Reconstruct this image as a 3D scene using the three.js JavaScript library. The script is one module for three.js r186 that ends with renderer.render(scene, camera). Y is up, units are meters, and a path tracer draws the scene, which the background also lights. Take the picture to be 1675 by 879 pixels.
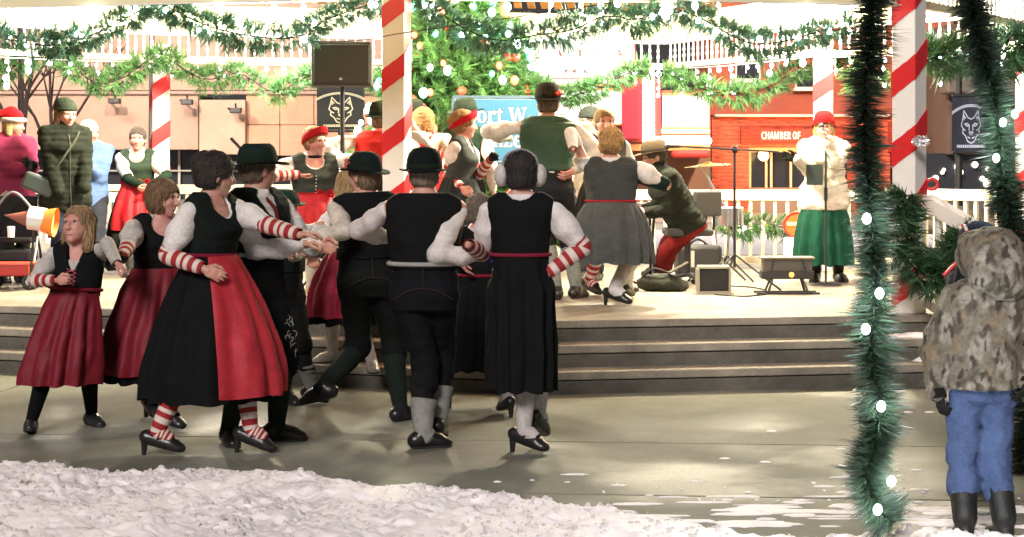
import * as THREE from 'three';
import { mergeGeometries } from 'three/addons/utils/BufferGeometryUtils.js';
import { ImprovedNoise } from 'three/addons/math/ImprovedNoise.js';
import { RoundedBoxGeometry } from 'three/addons/geometries/RoundedBoxGeometry.js';
import { RectAreaLightUniformsLib } from 'three/addons/lights/RectAreaLightUniformsLib.js';

// ---------- camera, night sky, lights, exposure ----------
const scene = new THREE.Scene();
const FH = 2160, FV = 1550, VH = 134, EY = 1.62;            // survey of the photograph: focal lengths, horizon row, eye height
const camera = new THREE.PerspectiveCamera(2 * Math.atan(226 / FV) * 180 / Math.PI, 1024 / 537, 0.1, 400);
camera.position.set(0, EY, 0);
camera.lookAt(0, EY, -10);
camera.setViewOffset(1024, 537, 0, (226 - VH) / 452 * 537, 1024, 537);
scene.background = new THREE.Color(0.052, 0.046, 0.046);     // night sky over a lit town
const renderer = new THREE.WebGLRenderer({ antialias: true });
renderer.toneMapping = THREE.LinearToneMapping;
renderer.toneMappingExposure = 1.3;
renderer.shadowMap.enabled = true;
RectAreaLightUniformsLib.init();
const sun = new THREE.DirectionalLight(new THREE.Color(1.0, 0.91, 0.87), 2.3);   // soft town light from behind the photographer
sun.position.set(-5.5, 12.5, 9); sun.target.position.set(0, 0, -12); sun.castShadow = true; sun.shadow.radius = 30;
sun.shadow.camera.left = -14; sun.shadow.camera.right = 14; sun.shadow.camera.top = 14; sun.shadow.camera.bottom = -14; sun.shadow.camera.far = 60;
scene.add(sun, sun.target);

// ---------- helpers ----------
const V3 = (x, y, z) => new THREE.Vector3(x, y, z);
const W = (u, v, d) => V3((u - 600) / FH * d, EY - (v - VH) / FV * d, -d);      // a surveyed point at depth d
const G = (u, v, y = 0) => W(u, v, (EY - y) * FV / (v - VH));                   // a surveyed point on a level at height y
const rad = (a) => a * Math.PI / 180;
function rng(seed) { let s = seed | 0; return () => { s = (s + 0x6d2b79f5) | 0; let t = Math.imul(s ^ (s >>> 15), 1 | s); t = (t + Math.imul(t ^ (t >>> 7), 61 | t)) ^ t; return ((t ^ (t >>> 14)) >>> 0) / 4294967296; }; }
const perlin = new ImprovedNoise();
const nz = (x, y, z) => perlin.noise(x + 37.3, y + 11.7, z + 53.1);
const lerp = (a, b, t) => a + (b - a) * t, clamp = (x, a, b) => x < a ? a : x > b ? b : x;
const sstep = (a, b, x) => { const t = clamp((x - a) / (b - a), 0, 1); return t * t * (3 - 2 * t); };
const used = new Map();
function numbered(n) { const k = used.get(n) ?? 0; used.set(n, k + 1); return k ? n + '_' + String(k).padStart(3, '0') : n; }
function shade(o) { o.castShadow = true; o.receiveShadow = true; return o; }
function tag(o, label, category, group, kind) { if (label) o.userData.label = label; if (category) o.userData.category = category; if (group) o.userData.group = group; if (kind) o.userData.kind = kind; return o; }
function thing(name, label, category, pos = V3(0, 0, 0), group) { const o = new THREE.Group(); o.name = numbered(name); o.position.copy(pos); scene.add(o); return tag(o, label, category, group); }
function part(name, geo, mat, parent, label) { const m = shade(new THREE.Mesh(Array.isArray(geo) ? merge(geo) : geo, mat)); m.name = parent ? name : numbered(name); (parent ?? scene).add(m); if (label) m.userData.label = label; return m; }
function structure(name, geo, mat, parent) { const m = part(name, geo, mat, parent); if (!parent) m.userData.kind = 'structure'; return m; }
function merge(list) {
  const L = list.map((g) => { const c = g.index ? g.toNonIndexed() : g; if (!c.attributes.normal) c.computeVertexNormals(); for (const k of Object.keys(c.attributes)) if (!['position', 'normal', 'uv'].includes(k)) c.deleteAttribute(k); if (!c.attributes.uv) c.setAttribute('uv', new THREE.BufferAttribute(new Float32Array(c.attributes.position.count * 2), 2)); return c; });
  return mergeGeometries(L);
}
function box(w, h, d, x = 0, y = 0, z = 0, ry = 0, r = 0) { const g = r ? new RoundedBoxGeometry(w, h, d, 2, r) : new THREE.BoxGeometry(w, h, d); if (ry) g.rotateY(ry); return g.translate(x, y, z); }
const _up = V3(0, 1, 0);
function bar(a, b, r0, r1 = r0, seg = 8) { const d = b.clone().sub(a), l = d.length(), g = new THREE.CylinderGeometry(r1, r0, l, seg); g.translate(0, l / 2, 0); g.applyQuaternion(new THREE.Quaternion().setFromUnitVectors(_up, d.normalize())); return g.translate(a.x, a.y, a.z); }
function beam(a, b, w, h) { const d = b.clone().sub(a), l = d.length(), g = new THREE.BoxGeometry(w, h, l); const m = new THREE.Matrix4().lookAt(b, a, _up); g.applyMatrix4(m.setPosition(a.clone().add(b).multiplyScalar(0.5))); return g; }
const ball = (r, x = 0, y = 0, z = 0, s = 12, t = 8) => new THREE.SphereGeometry(r, s, t).translate(x, y, z);
function tube(pts, r, seg = 24, rs = 6, closed = false) { return new THREE.TubeGeometry(new THREE.CatmullRomCurve3(pts, closed), seg, r, rs, closed); }

// ---------- textures ----------
function pnoise(seed, per) { const r = rng(seed), t = new Float32Array(per * per); for (let i = 0; i < t.length; i++) t[i] = r(); return (x, y) => { const X = Math.floor(x), Y = Math.floor(y), fx = x - X, fy = y - Y, a = fx * fx * (3 - 2 * fx), b = fy * fy * (3 - 2 * fy), q = (i, j) => t[((j % per + per) % per) * per + (i % per + per) % per]; return lerp(lerp(q(X, Y), q(X + 1, Y), a), lerp(q(X, Y + 1), q(X + 1, Y + 1), a), b); }; }
function fbm(seed, base, oct) { const ns = []; for (let i = 0; i < oct; i++) ns.push(pnoise(seed + i * 7, base << i)); return (u, v) => { let s = 0, a = 0.5, n = 0; ns.forEach((f, i) => { s += a * f(u * (base << i), v * (base << i)); n += a; a *= 0.55; }); return s / n; }; }
function dtex(size, fn, srgb, rep = 1) {
  const d = new Uint8Array(size * size * 4);
  for (let y = 0; y < size; y++) for (let x = 0; x < size; x++) { const c = fn(x / size, y / size), o = (y * size + x) * 4; for (let k = 0; k < 3; k++) d[o + k] = clamp(Math.round((Array.isArray(c) ? c[k] : c) * 255), 0, 255); d[o + 3] = 255; }
  const t = new THREE.DataTexture(d, size, size); t.wrapS = t.wrapT = THREE.RepeatWrapping; t.magFilter = THREE.LinearFilter; t.minFilter = THREE.LinearMipmapLinearFilter; t.generateMipmaps = true; if (srgb) t.colorSpace = THREE.SRGBColorSpace; t.repeat.set(rep, rep); t.needsUpdate = true; return t;
}
function ctex(w, h, draw) { const c = document.createElement('canvas'); c.width = w; c.height = h; draw(c.getContext('2d'), w, h); const t = new THREE.CanvasTexture(c); t.colorSpace = THREE.SRGBColorSpace; t.wrapS = t.wrapT = THREE.RepeatWrapping; return t; }
const f1 = fbm(3, 8, 5), f2 = fbm(19, 4, 6), f3 = fbm(41, 32, 3);
const clothMap = dtex(256, (u, v) => 0.90 + 0.20 * (f1(u, v) - 0.5) + 0.16 * (f3(u * 2, v * 2) - 0.5), true, 2);
const clothBump = dtex(256, (u, v) => 0.5 * f1(u, v) + 0.5 * f3(u * 3, v * 3), false, 3);
const mats = new Map();
function lin(c) { return c instanceof THREE.Color ? c : Array.isArray(c) ? new THREE.Color().setRGB(c[0], c[1], c[2]) : new THREE.Color(c); }
function M(c, rough = 0.8, o = {}) { const k = JSON.stringify([c, rough, Object.keys(o).map((x) => [x, o[x]?.uuid ?? o[x]])]); if (!mats.has(k)) { const m = new (o.phys ? THREE.MeshPhysicalMaterial : THREE.MeshStandardMaterial)({ color: lin(c), roughness: rough }); for (const x in o) if (x !== 'phys') x === 'emissive' ? m.emissive.copy(lin(o[x])) : (m[x] = o[x]); mats.set(k, m); } return mats.get(k); }
const cloth = (c, rough = 0.85) => M(c, rough, { phys: true, specularIntensity: 0.2, map: clothMap, bumpMap: clothBump, bumpScale: 0.006, side: THREE.DoubleSide });
const satin = (c) => M(c, 0.6, { phys: true, specularIntensity: 0.6, map: clothMap, bumpMap: clothBump, bumpScale: 0.002, side: THREE.DoubleSide });
const skinMap = dtex(256, (u, v) => { const a = f1(u, v), b = f3(u * 2, v * 2); return [0.90 + 0.12 * (a - 0.3), 0.84 + 0.34 * (a - 0.5) + 0.10 * (b - 0.5), 0.84 + 0.30 * (a - 0.5) + 0.10 * (b - 0.5)]; }, true, 4);
const tinted = (rough = 0.8) => M([1, 1, 1], rough, { vertexColors: true, bumpMap: clothBump, bumpScale: 0.004 });

// ---------- surface nets: meshes a signed distance field on a grid, visiting only the blocks near the surface ----------
function surf(f, lo, hi, h, colorAt) {
  const B = 8, N = B + 1, n = [0, 1, 2].map((i) => Math.ceil((hi[i] - lo[i]) / h) + 2), o = lo.map((x) => x - h), pos = [], vid = new Map(), edges = [], S = new Float32Array(N * N * N), reach = B * h * 0.5 * 1.7321 * 1.35 + h;
  const key = (x, y, z) => (x * 4096 + y) * 4096 + z;
  for (let bx = 0; bx < n[0]; bx += B) for (let by = 0; by < n[1]; by += B) for (let bz = 0; bz < n[2]; bz += B) {
    if (Math.abs(f(o[0] + (bx + B / 2) * h, o[1] + (by + B / 2) * h, o[2] + (bz + B / 2) * h)) > reach) continue;
    let neg = 0, k = 0;
    for (let i = 0; i < N; i++) for (let j = 0; j < N; j++) for (let l = 0; l < N; l++) { const d = f(o[0] + (bx + i) * h, o[1] + (by + j) * h, o[2] + (bz + l) * h); S[k++] = d; if (d < 0) neg++; }
    if (!neg || neg === k) continue;
    const at = (i, j, l) => S[(i * N + j) * N + l];
    for (let i = 0; i < B; i++) for (let j = 0; j < B; j++) for (let l = 0; l < B; l++) {
      let m = 0; const c = [];
      for (let q = 0; q < 8; q++) { const d = at(i + (q & 1), j + (q >> 1 & 1), l + (q >> 2)); c.push(d); if (d < 0) m |= 1 << q; }
      if (m === 0 || m === 255) continue;
      let sx = 0, sy = 0, sz = 0, cnt = 0;
      for (let q = 0; q < 8; q++) for (const b of [1, 2, 4]) { if (q & b) continue; const r = q | b; if ((c[q] < 0) === (c[r] < 0)) continue; const t = c[q] / (c[q] - c[r]); sx += (q & 1) + (b === 1 ? t : 0); sy += (q >> 1 & 1) + (b === 2 ? t : 0); sz += (q >> 2) + (b === 4 ? t : 0); cnt++; }
      const X = bx + i, Y = by + j, Z = bz + l;
      vid.set(key(X, Y, Z), pos.length / 3);
      pos.push(o[0] + (X + sx / cnt) * h, o[1] + (Y + sy / cnt) * h, o[2] + (Z + sz / cnt) * h);
      const s0 = c[0] < 0;
      if (s0 !== (c[1] < 0)) edges.push(0, X, Y, Z, s0); if (s0 !== (c[2] < 0)) edges.push(1, X, Y, Z, s0); if (s0 !== (c[4] < 0)) edges.push(2, X, Y, Z, s0);
    }
  }
  const idx = [];
  for (let e = 0; e < edges.length; e += 5) {
    const [a, x, y, z, s] = [edges[e], edges[e + 1], edges[e + 2], edges[e + 3], edges[e + 4]];
    const q = a === 0 ? [[x, y, z], [x, y - 1, z], [x, y - 1, z - 1], [x, y, z - 1]] : a === 1 ? [[x, y, z], [x, y, z - 1], [x - 1, y, z - 1], [x - 1, y, z]] : [[x, y, z], [x - 1, y, z], [x - 1, y - 1, z], [x, y - 1, z]];
    const v = q.map((p) => vid.get(key(p[0], p[1], p[2])));
    if (v.includes(undefined)) continue;
    if (s) idx.push(v[0], v[2], v[1], v[0], v[3], v[2]); else idx.push(v[0], v[1], v[2], v[0], v[2], v[3]);
  }
  const g = new THREE.BufferGeometry(), P = new Float32Array(pos), uv = new Float32Array(P.length / 3 * 2);
  for (let i = 0; i < P.length / 3; i++) { uv[2 * i] = P[3 * i] * 0.8 + P[3 * i + 2] * 0.6; uv[2 * i + 1] = P[3 * i + 1]; }
  g.setAttribute('position', new THREE.BufferAttribute(P, 3)); g.setAttribute('uv', new THREE.BufferAttribute(uv, 2)); g.setIndex(idx);
  if (colorAt) { const C = new Float32Array(P.length); for (let i = 0; i < P.length; i += 3) { const c = colorAt(P[i], P[i + 1], P[i + 2]); C[i] = c[0]; C[i + 1] = c[1]; C[i + 2] = c[2]; } g.setAttribute('color', new THREE.BufferAttribute(C, 3)); }
  g.computeVertexNormals();
  return g;
}
const smin = (a, b, k) => { const t = Math.max(k - Math.abs(a - b), 0) / k; return Math.min(a, b) - t * t * k * 0.25; };
const smax = (a, b, k) => -smin(-a, -b, k);
function cone(a, b, ra, rb) {                                   // tapered capsule
  const dx = b.x - a.x, dy = b.y - a.y, dz = b.z - a.z, L = dx * dx + dy * dy + dz * dz || 1e-9, ax = a.x, ay = a.y, az = a.z;
  return (x, y, z) => { const px = x - ax, py = y - ay, pz = z - az, t = clamp((px * dx + py * dy + pz * dz) / L, 0, 1), qx = px - dx * t, qy = py - dy * t, qz = pz - dz * t; return Math.sqrt(qx * qx + qy * qy + qz * qz) - (ra + (rb - ra) * t); };
}
function ell(c, r, F) {                                          // ellipsoid in a frame F = {X, Y, Z}
  const X = F?.X ?? V3(1, 0, 0), Y = F?.Y ?? V3(0, 1, 0), Z = F?.Z ?? V3(0, 0, 1), [rx, ry, rz] = r, mn = Math.min(rx, ry, rz);
  return (x, y, z) => { const px = x - c.x, py = y - c.y, pz = z - c.z, a = (px * X.x + py * X.y + pz * X.z) / rx, b = (px * Y.x + py * Y.y + pz * Y.z) / ry, e = (px * Z.x + py * Z.y + pz * Z.z) / rz, k0 = Math.sqrt(a * a + b * b + e * e), k1 = Math.sqrt(a * a / rx / rx + b * b / ry / ry + e * e / rz / rz); return k0 < 0.2 ? (k0 - 1) * mn : k0 * (k0 - 1) / k1; };
}
function union(list, k = 0.02) { return (x, y, z) => { let d = list[0](x, y, z); for (let i = 1; i < list.length; i++) d = smin(d, list[i](x, y, z), k); return d; }; }
function bounds(pts, m) { const lo = [1e9, 1e9, 1e9], hi = [-1e9, -1e9, -1e9]; for (const p of pts) p.toArray().forEach((x, i) => { lo[i] = Math.min(lo[i], x - m); hi[i] = Math.max(hi[i], x + m); }); return [lo, hi]; }
// ---------- ground, street, snow ----------
const wet = dtex(512, (u, v) => { const a = f2(u, v), b = f1(u, v), g = 0.45 + 0.34 * (a - 0.5) + 0.16 * (b - 0.5) + 0.05 * (f3(u * 4, v * 4) - 0.5); return [g * 0.97, g * 0.985, g * 0.88]; }, true, 0.22);
const wetRough = dtex(512, (u, v) => clamp(0.58 + 0.3 * sstep(0.28, 0.6, f2(u, v)) + 0.3 * (f1(u, v) - 0.5), 0.47, 0.97), false, 0.22);
const wetBump = dtex(512, (u, v) => 0.6 * f1(u, v) + 0.4 * f3(u * 4, v * 4), false, 0.6);
function metric(g, k = 1) { const p = g.attributes.position, n = g.attributes.normal, uv = new Float32Array(p.count * 2); for (let i = 0; i < p.count; i++) { const ax = Math.abs(n.getX(i)), ay = Math.abs(n.getY(i)), az = Math.abs(n.getZ(i)); uv[2 * i] = (ay > ax && ay > az ? p.getX(i) : ax > az ? p.getZ(i) : p.getX(i)) * k; uv[2 * i + 1] = (ay > ax && ay > az ? p.getZ(i) : p.getY(i)) * k; } g.setAttribute('uv', new THREE.BufferAttribute(uv, 2)); return g; }
const concrete = M([1, 1, 1], 1, { map: wet, roughnessMap: wetRough, bumpMap: wetBump, bumpScale: 0.006 });
const asphalt = M([0.09, 0.088, 0.085], 0.6, { bumpMap: wetBump, bumpScale: 0.01 });
structure('ground', metric(new THREE.PlaneGeometry(400, 400).rotateX(-Math.PI / 2).translate(0, -0.03, -60)), asphalt);
const plaza = new THREE.Group(); plaza.name = 'plaza'; plaza.userData.kind = 'structure'; scene.add(plaza);
{ // two bands of poured slabs with open joints between them
  const zj = [-3, -8.9, -10.55, -23], xj = [-15, -9.5, -4.7, 5.2, 10, 15];
  for (let j = 0; j < 3; j++) for (let i = 0; i < 5; i++) {
    const tilt = 0.09, w = xj[i + 1] - xj[i] - 0.014, d = Math.abs(zj[j + 1] - zj[j]) - 0.016;
    const g = box(w, 0.1, d, (xj[i] + xj[i + 1]) / 2, -0.05, (zj[j] + zj[j + 1]) / 2, 0, 0.006); metric(g);
    g.rotateY(-tilt); part('slab', g, concrete, plaza);
  }
}
const snowMat = M([0.94, 0.89, 0.90], 0.7, { bumpMap: wetBump, bumpScale: 0.010 });
{ // trampled snow along the front of the plaza
  const edge = (x) => { const p = [[-4.5, 10.1], [-2.7, 9.75], [-1.1, 9.3], [-0.4, 8.88], [0.2, 8.55], [0.62, 8.3], [1.05, 7.98], [1.5, 7.86], [2.4, 7.85], [4.5, 7.8]]; for (let i = 1; i < p.length; i++) if (x < p[i][0]) return lerp(p[i - 1][1], p[i][1], (x - p[i - 1][0]) / (p[i][0] - p[i - 1][0])); return 7.8; };
  const x0 = -4.2, x1 = 4.2, nX = 560, nZ = 400, z1 = 10.2, z0 = 5.2, pos = [], idx = [], ok = [];
  for (let j = 0; j <= nZ; j++) for (let i = 0; i <= nX; i++) {
    const x = lerp(x0, x1, i / nX), d = lerp(z0, z1, j / nZ), e = edge(x) + 0.30 * nz(x * 1.6, 0, d * 1.6) + 0.10 * nz(x * 7, 3, d * 7) + 0.07 * nz(x * 19, 3, d * 19) - d;
    const lump = nz(x * 5.5, 5, d * 5) + 0.15, clod = nz(x * 13, 1, d * 12) + 0.6 * nz(x * 27, 4, d * 25), pit = Math.max(0, nz(x * 3.2, 9, d * 2.6));
    const h = sstep(0, 0.2, e) * (0.04 + 0.042 * lump + 0.019 * clod - 0.045 * pit + 0.004 * nz(x * 45, 2, d * 42) + 0.035 * sstep(0.2, 1.5, e));
    pos.push(x + 0.02 * nz(x * 9, d * 9, 1), e > 0 ? 0.002 + Math.log(1 + Math.exp(h * 70)) / 70 : -0.02, -d + 0.02 * nz(x * 9, d * 9, 7)); ok.push(e > -0.02);
  }
  for (let j = 0; j < nZ; j++) for (let i = 0; i < nX; i++) { const a = j * (nX + 1) + i, b = a + 1, c = a + nX + 1, q = c + 1; if (ok[a] && ok[b] && ok[c] && ok[q]) idx.push(a, b, c, b, q, c); }
  const g = new THREE.BufferGeometry(); g.setAttribute('position', new THREE.Float32BufferAttribute(pos, 3)); g.setIndex(idx); g.computeVertexNormals(); metric(g);
  const s = part('snow', g, snowMat); s.userData.kind = 'structure';
  const cg = new THREE.IcosahedronGeometry(1, 1), cp = cg.attributes.position; for (let i = 0; i < cp.count; i++) { const k = 1 + 0.35 * nz(cp.getX(i) * 2, cp.getY(i) * 2, cp.getZ(i) * 2); cp.setXYZ(i, cp.getX(i) * k, cp.getY(i) * k * 0.7, cp.getZ(i) * k); } cg.computeVertexNormals();
  const R = rng(88), N = 9000, im = new THREE.InstancedMesh(cg, snowMat, N), D = new THREE.Object3D(); let n = 0; for (let t = 0; n < N && t < N * 6; t++) { const i = Math.floor(R() * nX), j = Math.floor(Math.sqrt(R()) * nZ * 0.98), a = j * (nX + 1) + i; if (!ok[a] || pos[3 * a + 1] < 0.012 || nz(pos[3 * a] * 2.2, 4, pos[3 * a + 2] * 2.2) < -0.25 + 0.5 * R() - 0.2) continue; const r = 0.003 + 0.016 * Math.pow(R(), 2.6); D.position.set(pos[3 * a], pos[3 * a + 1] - r * 0.1, pos[3 * a + 2]); D.rotation.set(R() * 6, R() * 6, R() * 6); D.scale.set(r * (0.8 + 0.5 * R()), r * (0.7 + 0.3 * R()), r); D.updateMatrix(); im.setMatrixAt(n++, D.matrix); } im.count = n; im.name = 'snow_clods'; shade(im); im.userData.kind = 'stuff'; s.add(im);
}
function snowPatch(list) { // thin irregular crusts of snow, each a low mound
  const gs = []; list.forEach(([x, z, rx, rz, h, y], k) => { const R = rng(k * 31 + 5), nseg = 22, nr = 5, pos = [], idx = []; const ph = R() * 9;
    for (let j = 0; j <= nr; j++) for (let i = 0; i < nseg; i++) { const a = i / nseg * Math.PI * 2, q = j / nr, e = 1 + 0.45 * nz(Math.cos(a) * 1.5 + ph, Math.sin(a) * 1.5, k), r = q * e; pos.push(x + Math.cos(a) * rx * r, y + h * (1 - q * q) * (0.75 + 0.5 * nz(i * 0.9, j * 0.9, k)) + (q < 1 ? 0.002 : -0.006), z + Math.sin(a) * rz * r); }
    for (let j = 0; j < nr; j++) for (let i = 0; i < nseg; i++) { const a = j * nseg + i, b = j * nseg + (i + 1) % nseg, c = a + nseg, d = b + nseg; idx.push(a, b, c, b, d, c); }
    const g = new THREE.BufferGeometry(); g.setAttribute('position', new THREE.Float32BufferAttribute(pos, 3)); g.setIndex(idx); g.computeVertexNormals(); if (g.attributes.normal.getY(nseg * 2) < 0) { idx.reverse(); g.setIndex(idx); g.computeVertexNormals(); } gs.push(g); });
  return gs;
}
{ const R = rng(77), L = [];
  for (let i = 0; i < 190; i++) { const u = 520 + R() * 700, v = 395 + 50 * Math.pow(R(), 0.5), p = G(u, v); if (v < 394 + 0.055 * (u - 300)) L.push([p.x, p.z, 0.008 + 0.17 * Math.pow(R(), 4), 0.008 + R() * R() * 0.035, 0.002 + R() * 0.005, 0.0]); }
  for (const [u, v] of [[905, 363], [990, 392], [1050, 391], [985, 378], [1065, 347], [897, 389], [850, 386], [1075, 396], [1090, 347]]) { const p = G(u, v); L.push([p.x, p.z, 0.035, 0.022, 0.005, 0.0]); }
  for (let i = 0; i < 60; i++) { const p = G(640 + R() * 560, 424 + R() * 20); if (p.x < 0.2 && -p.z < 8.6) continue; L.push([p.x, p.z, 0.05 + R() * R() * 0.3, 0.012 + R() * 0.045, 0.003 + R() * 0.004, 0.0]); }
  part('snow_crust', snowPatch(L), snowMat).userData.kind = 'structure'; }

// ---------- stage with three long steps ----------
const H = 0.46, RISE = H / 3, TREAD = 0.28;
const stoneTex = dtex(512, (u, v) => { const g = 0.60 + 0.30 * (f2(u, v) - 0.5) + 0.2 * (f1(u * 2, v * 2) - 0.5) + 0.1 * (f3(u * 3, v * 3) - 0.5); return [g, g * 0.955, g * 0.86]; }, true, 0.5);
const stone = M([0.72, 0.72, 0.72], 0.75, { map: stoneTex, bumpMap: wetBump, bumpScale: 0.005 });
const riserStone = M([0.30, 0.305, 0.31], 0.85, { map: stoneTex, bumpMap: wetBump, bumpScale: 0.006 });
const stage = new THREE.Group(); stage.name = 'stage'; stage.userData.kind = 'structure'; scene.add(stage);
for (let k = 0; k < 3; k++) {
  const o = k * TREAD, s = new THREE.Shape(), P = [[-9, -15.66 - o], [0.12, -12.63 - o], [3.42, -13.24 - o], [6.0, -15.6 - o * 0.5], [6.4, -22.4], [-9, -23]];
  P.forEach(([x, z], i) => i ? s.lineTo(x, -z) : s.moveTo(x, -z));
  const mk = (h, inset, y) => { const g = new THREE.ExtrudeGeometry(s, { depth: h, bevelEnabled: true, bevelThickness: 0.008, bevelSize: 0.008, bevelOffset: -0.008 - inset, bevelSegments: 2 }).rotateX(-Math.PI / 2).translate(0, y, 0); g.computeVertexNormals(); return metric(g); };
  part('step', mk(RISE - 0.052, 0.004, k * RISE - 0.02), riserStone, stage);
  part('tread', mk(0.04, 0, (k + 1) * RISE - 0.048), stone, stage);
}
part('snow_crust', snowPatch([[3.12, -13.38, 0.22, 0.09, 0.07, RISE], [3.0, -13.62, 0.3, 0.07, 0.035, 2 * RISE], [3.25, -13.1, 0.16, 0.07, 0.1, 0], [3.3, -13.4, 0.12, 0.1, 0.1, RISE]]), snowMat).userData.kind = 'structure';

// ---------- pavilion ----------
const white = M([0.78, 0.77, 0.74], 0.5), cream = M([0.76, 0.68, 0.45], 0.55), red = M([0.62, 0.02, 0.025], 0.35, { side: THREE.DoubleSide });
const pav = thing('pavilion', 'white pavilion with red ribboned posts, yellow header beam and spindle frieze over the stage', 'pavilion', V3(0, 0, 0));
const PA = W(465, 0, 15.4), PB = W(1066, 0, 13.9), PC = W(965, 0, 19.2), PD = W(187, 0, 20.6), PE = W(1206, 0, 16.4);
function post(p, yaw, y0, y1, side, phase) {
  const g = new THREE.Group(); g.name = 'post'; g.position.set(p.x, y0, p.z); g.rotation.y = rad(yaw); pav.add(g);
  part('shaft', box(side, y1 - y0, side, 0, (y1 - y0) / 2, 0, 0, 0.008), white, g);
  const per = 0.53, rise = per / 4, hgt = 0.185;
  for (let k = -1; k < (y1 - y0) / per + 1; k++) {
    const gs = [];
    for (let f = 0; f < 4; f++) { const yb = phase + k * per + f * rise; if (yb + rise + hgt > y1 - y0 || yb < 0.002) continue;
      const b = new THREE.BoxGeometry(side + 0.006, hgt, 0.004, 6, 3, 1), q = b.attributes.position; for (let i = 0; i < q.count; i++) { const t = q.getX(i) / side; q.setY(i, q.getY(i) + t * rise + 0.006 * nz(q.getX(i) * 30 + k * 5, q.getY(i) * 20, f)); q.setZ(i, q.getZ(i) + 0.002 + 0.0035 * Math.abs(nz(q.getX(i) * 25, q.getY(i) * 25 + k, f * 3))); }
      b.translate(0, yb + rise / 2 + hgt / 2, side / 2 + 0.001).rotateY(f * Math.PI / 2); b.computeVertexNormals(); gs.push(b); }
    if (gs.length) part('ribbon', gs, red, g);
  }
}
post(PA, -16, H, 3.3, 0.19, 0.13); post(PB, -39, H, 3.2, 0.19, 0.035); post(PC, -10, H, 2.8, 0.2, 0.16); post(PD, 20, H, 2.9, 0.19, 0.22); post(PE, -30, H, 3.2, 0.19, 0.3);
const spGeo = new THREE.LatheGeometry([[0.014, 0], [0.014, 0.05], [0.022, 0.08], [0.012, 0.12], [0.02, 0.15], [0.012, 0.19], [0.014, 0.24]].map(([a, b]) => new THREE.Vector2(a, b)), 6);
function header(a, b, y, spindles, hb = 0.29) { // lower rail, spindles, upper rail, deep beam
  const A = V3(a.x, y, a.z), Bv = V3(b.x, y, b.z), up = (p, dy) => p.clone().add(V3(0, dy, 0)), gr = new THREE.Group(); gr.name = 'header'; pav.add(gr);
  part('rail', beam(A, Bv, 0.07, 0.06), cream, gr); part('rail', beam(up(A, 0.285), up(Bv, 0.285), 0.07, 0.04), white, gr);
  part('header_beam', beam(up(A, 0.31 + hb / 2), up(Bv, 0.31 + hb / 2), 0.12, hb), cream, gr);
  const L = A.distanceTo(Bv), n = Math.floor(L / 0.105); if (spindles) for (let i = 1; i < n; i++) { const s = part('spindle', spGeo, white, gr); s.position.copy(A.clone().lerp(Bv, i / n)).add(V3(0, 0.03, 0)); }
}
const R0 = V3(-6.2, 0, -18.4), R1 = PD, R2 = W(781, 0, 22.2), R3 = PC, R4 = V3(5.4, 0, -17.2);
header(R0, R1, 2.74, true); header(R1, R2, 2.74, true); header(R2, R3, 2.74, true); header(R3, R4, 2.72, true);
const Fa = V3(-6.2, 0, -14.6), Fb = V3(0.15, 0, -12.85), Fc = V3(3.05, 0, -13.95), Fd = PE;
header(Fa, Fb, 2.80, false); header(Fb, Fc, 2.80, false); header(Fc, Fd, 2.80, true); header(Fd, R4, 2.8, true); header(Fa, R0, 2.8, false);
const woodTex = dtex(256, (u, v) => { const g = 0.72 + 0.35 * (f2(u * 0.25, v * 4) - 0.5); return [g, g * 0.70, g * 0.36]; }, true, 1);
const boardMats = [0.9, 0.75, 1.0].map((k) => M([k * 0.75, k * 0.72, k * 0.6], 0.55, { map: woodTex }));
{ // ceiling: sloping boards from the eaves to the ridge, roof deck above
  const apex = V3(-0.3, 5.3, -17.5), ring = [Fa, Fb, Fc, Fd, R4, R3, R2, R1, R0].map((p) => V3(p.x * 1.04, 3.42, -17.5 + (p.z + 17.5) * 1.06));
  const ceil = new THREE.Group(); ceil.name = 'ceiling'; pav.add(ceil);
  ring.forEach((a, i) => { const b = ring[(i + 1) % ring.length], n = Math.max(4, Math.round(a.distanceTo(b) / 0.17));
    for (let k = 0; k < n; k++) { const p0 = a.clone().lerp(b, k / n + 0.004), p1 = a.clone().lerp(b, (k + 1) / n - 0.008), q0 = p0.clone().lerp(apex, 0.97), q1 = p1.clone().lerp(apex, 0.97), th = 0.02 + 0.004 * (k % 3), g = new THREE.BufferGeometry(), up = V3(0, th, 0);
      const P = [p0, p1, q1, q0, ...[p0, p1, q1, q0].map((x) => x.clone().add(up))], f = [0, 1, 2, 0, 2, 3, 4, 6, 5, 4, 7, 6, 0, 5, 1, 0, 4, 5, 1, 6, 2, 1, 5, 6, 2, 7, 3, 2, 6, 7, 3, 4, 0, 3, 7, 4], ps = []; f.forEach((j) => ps.push(P[j].x, P[j].y, P[j].z));
      g.setAttribute('position', new THREE.Float32BufferAttribute(ps, 3)); g.computeVertexNormals(); metric(g, 0.7); part('board', g, boardMats[(k * 7 + i) % 3], ceil); } });
  const rp = [], all = ring.map((p) => p.clone().add(V3(0, 0.08, 0))), ap = apex.clone().add(V3(0, 0.1, 0)); all.forEach((a, i) => { const b = all[(i + 1) % all.length]; for (const dy of [0, 0.06]) [a, ap, b].forEach((q) => rp.push(q.x, q.y + dy, q.z)); });
  const rg = new THREE.BufferGeometry(); rg.setAttribute('position', new THREE.Float32BufferAttribute(rp, 3)); rg.computeVertexNormals(); part('roof', rg, M([0.2, 0.19, 0.18], 0.8, { side: THREE.DoubleSide }), pav);
}
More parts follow.
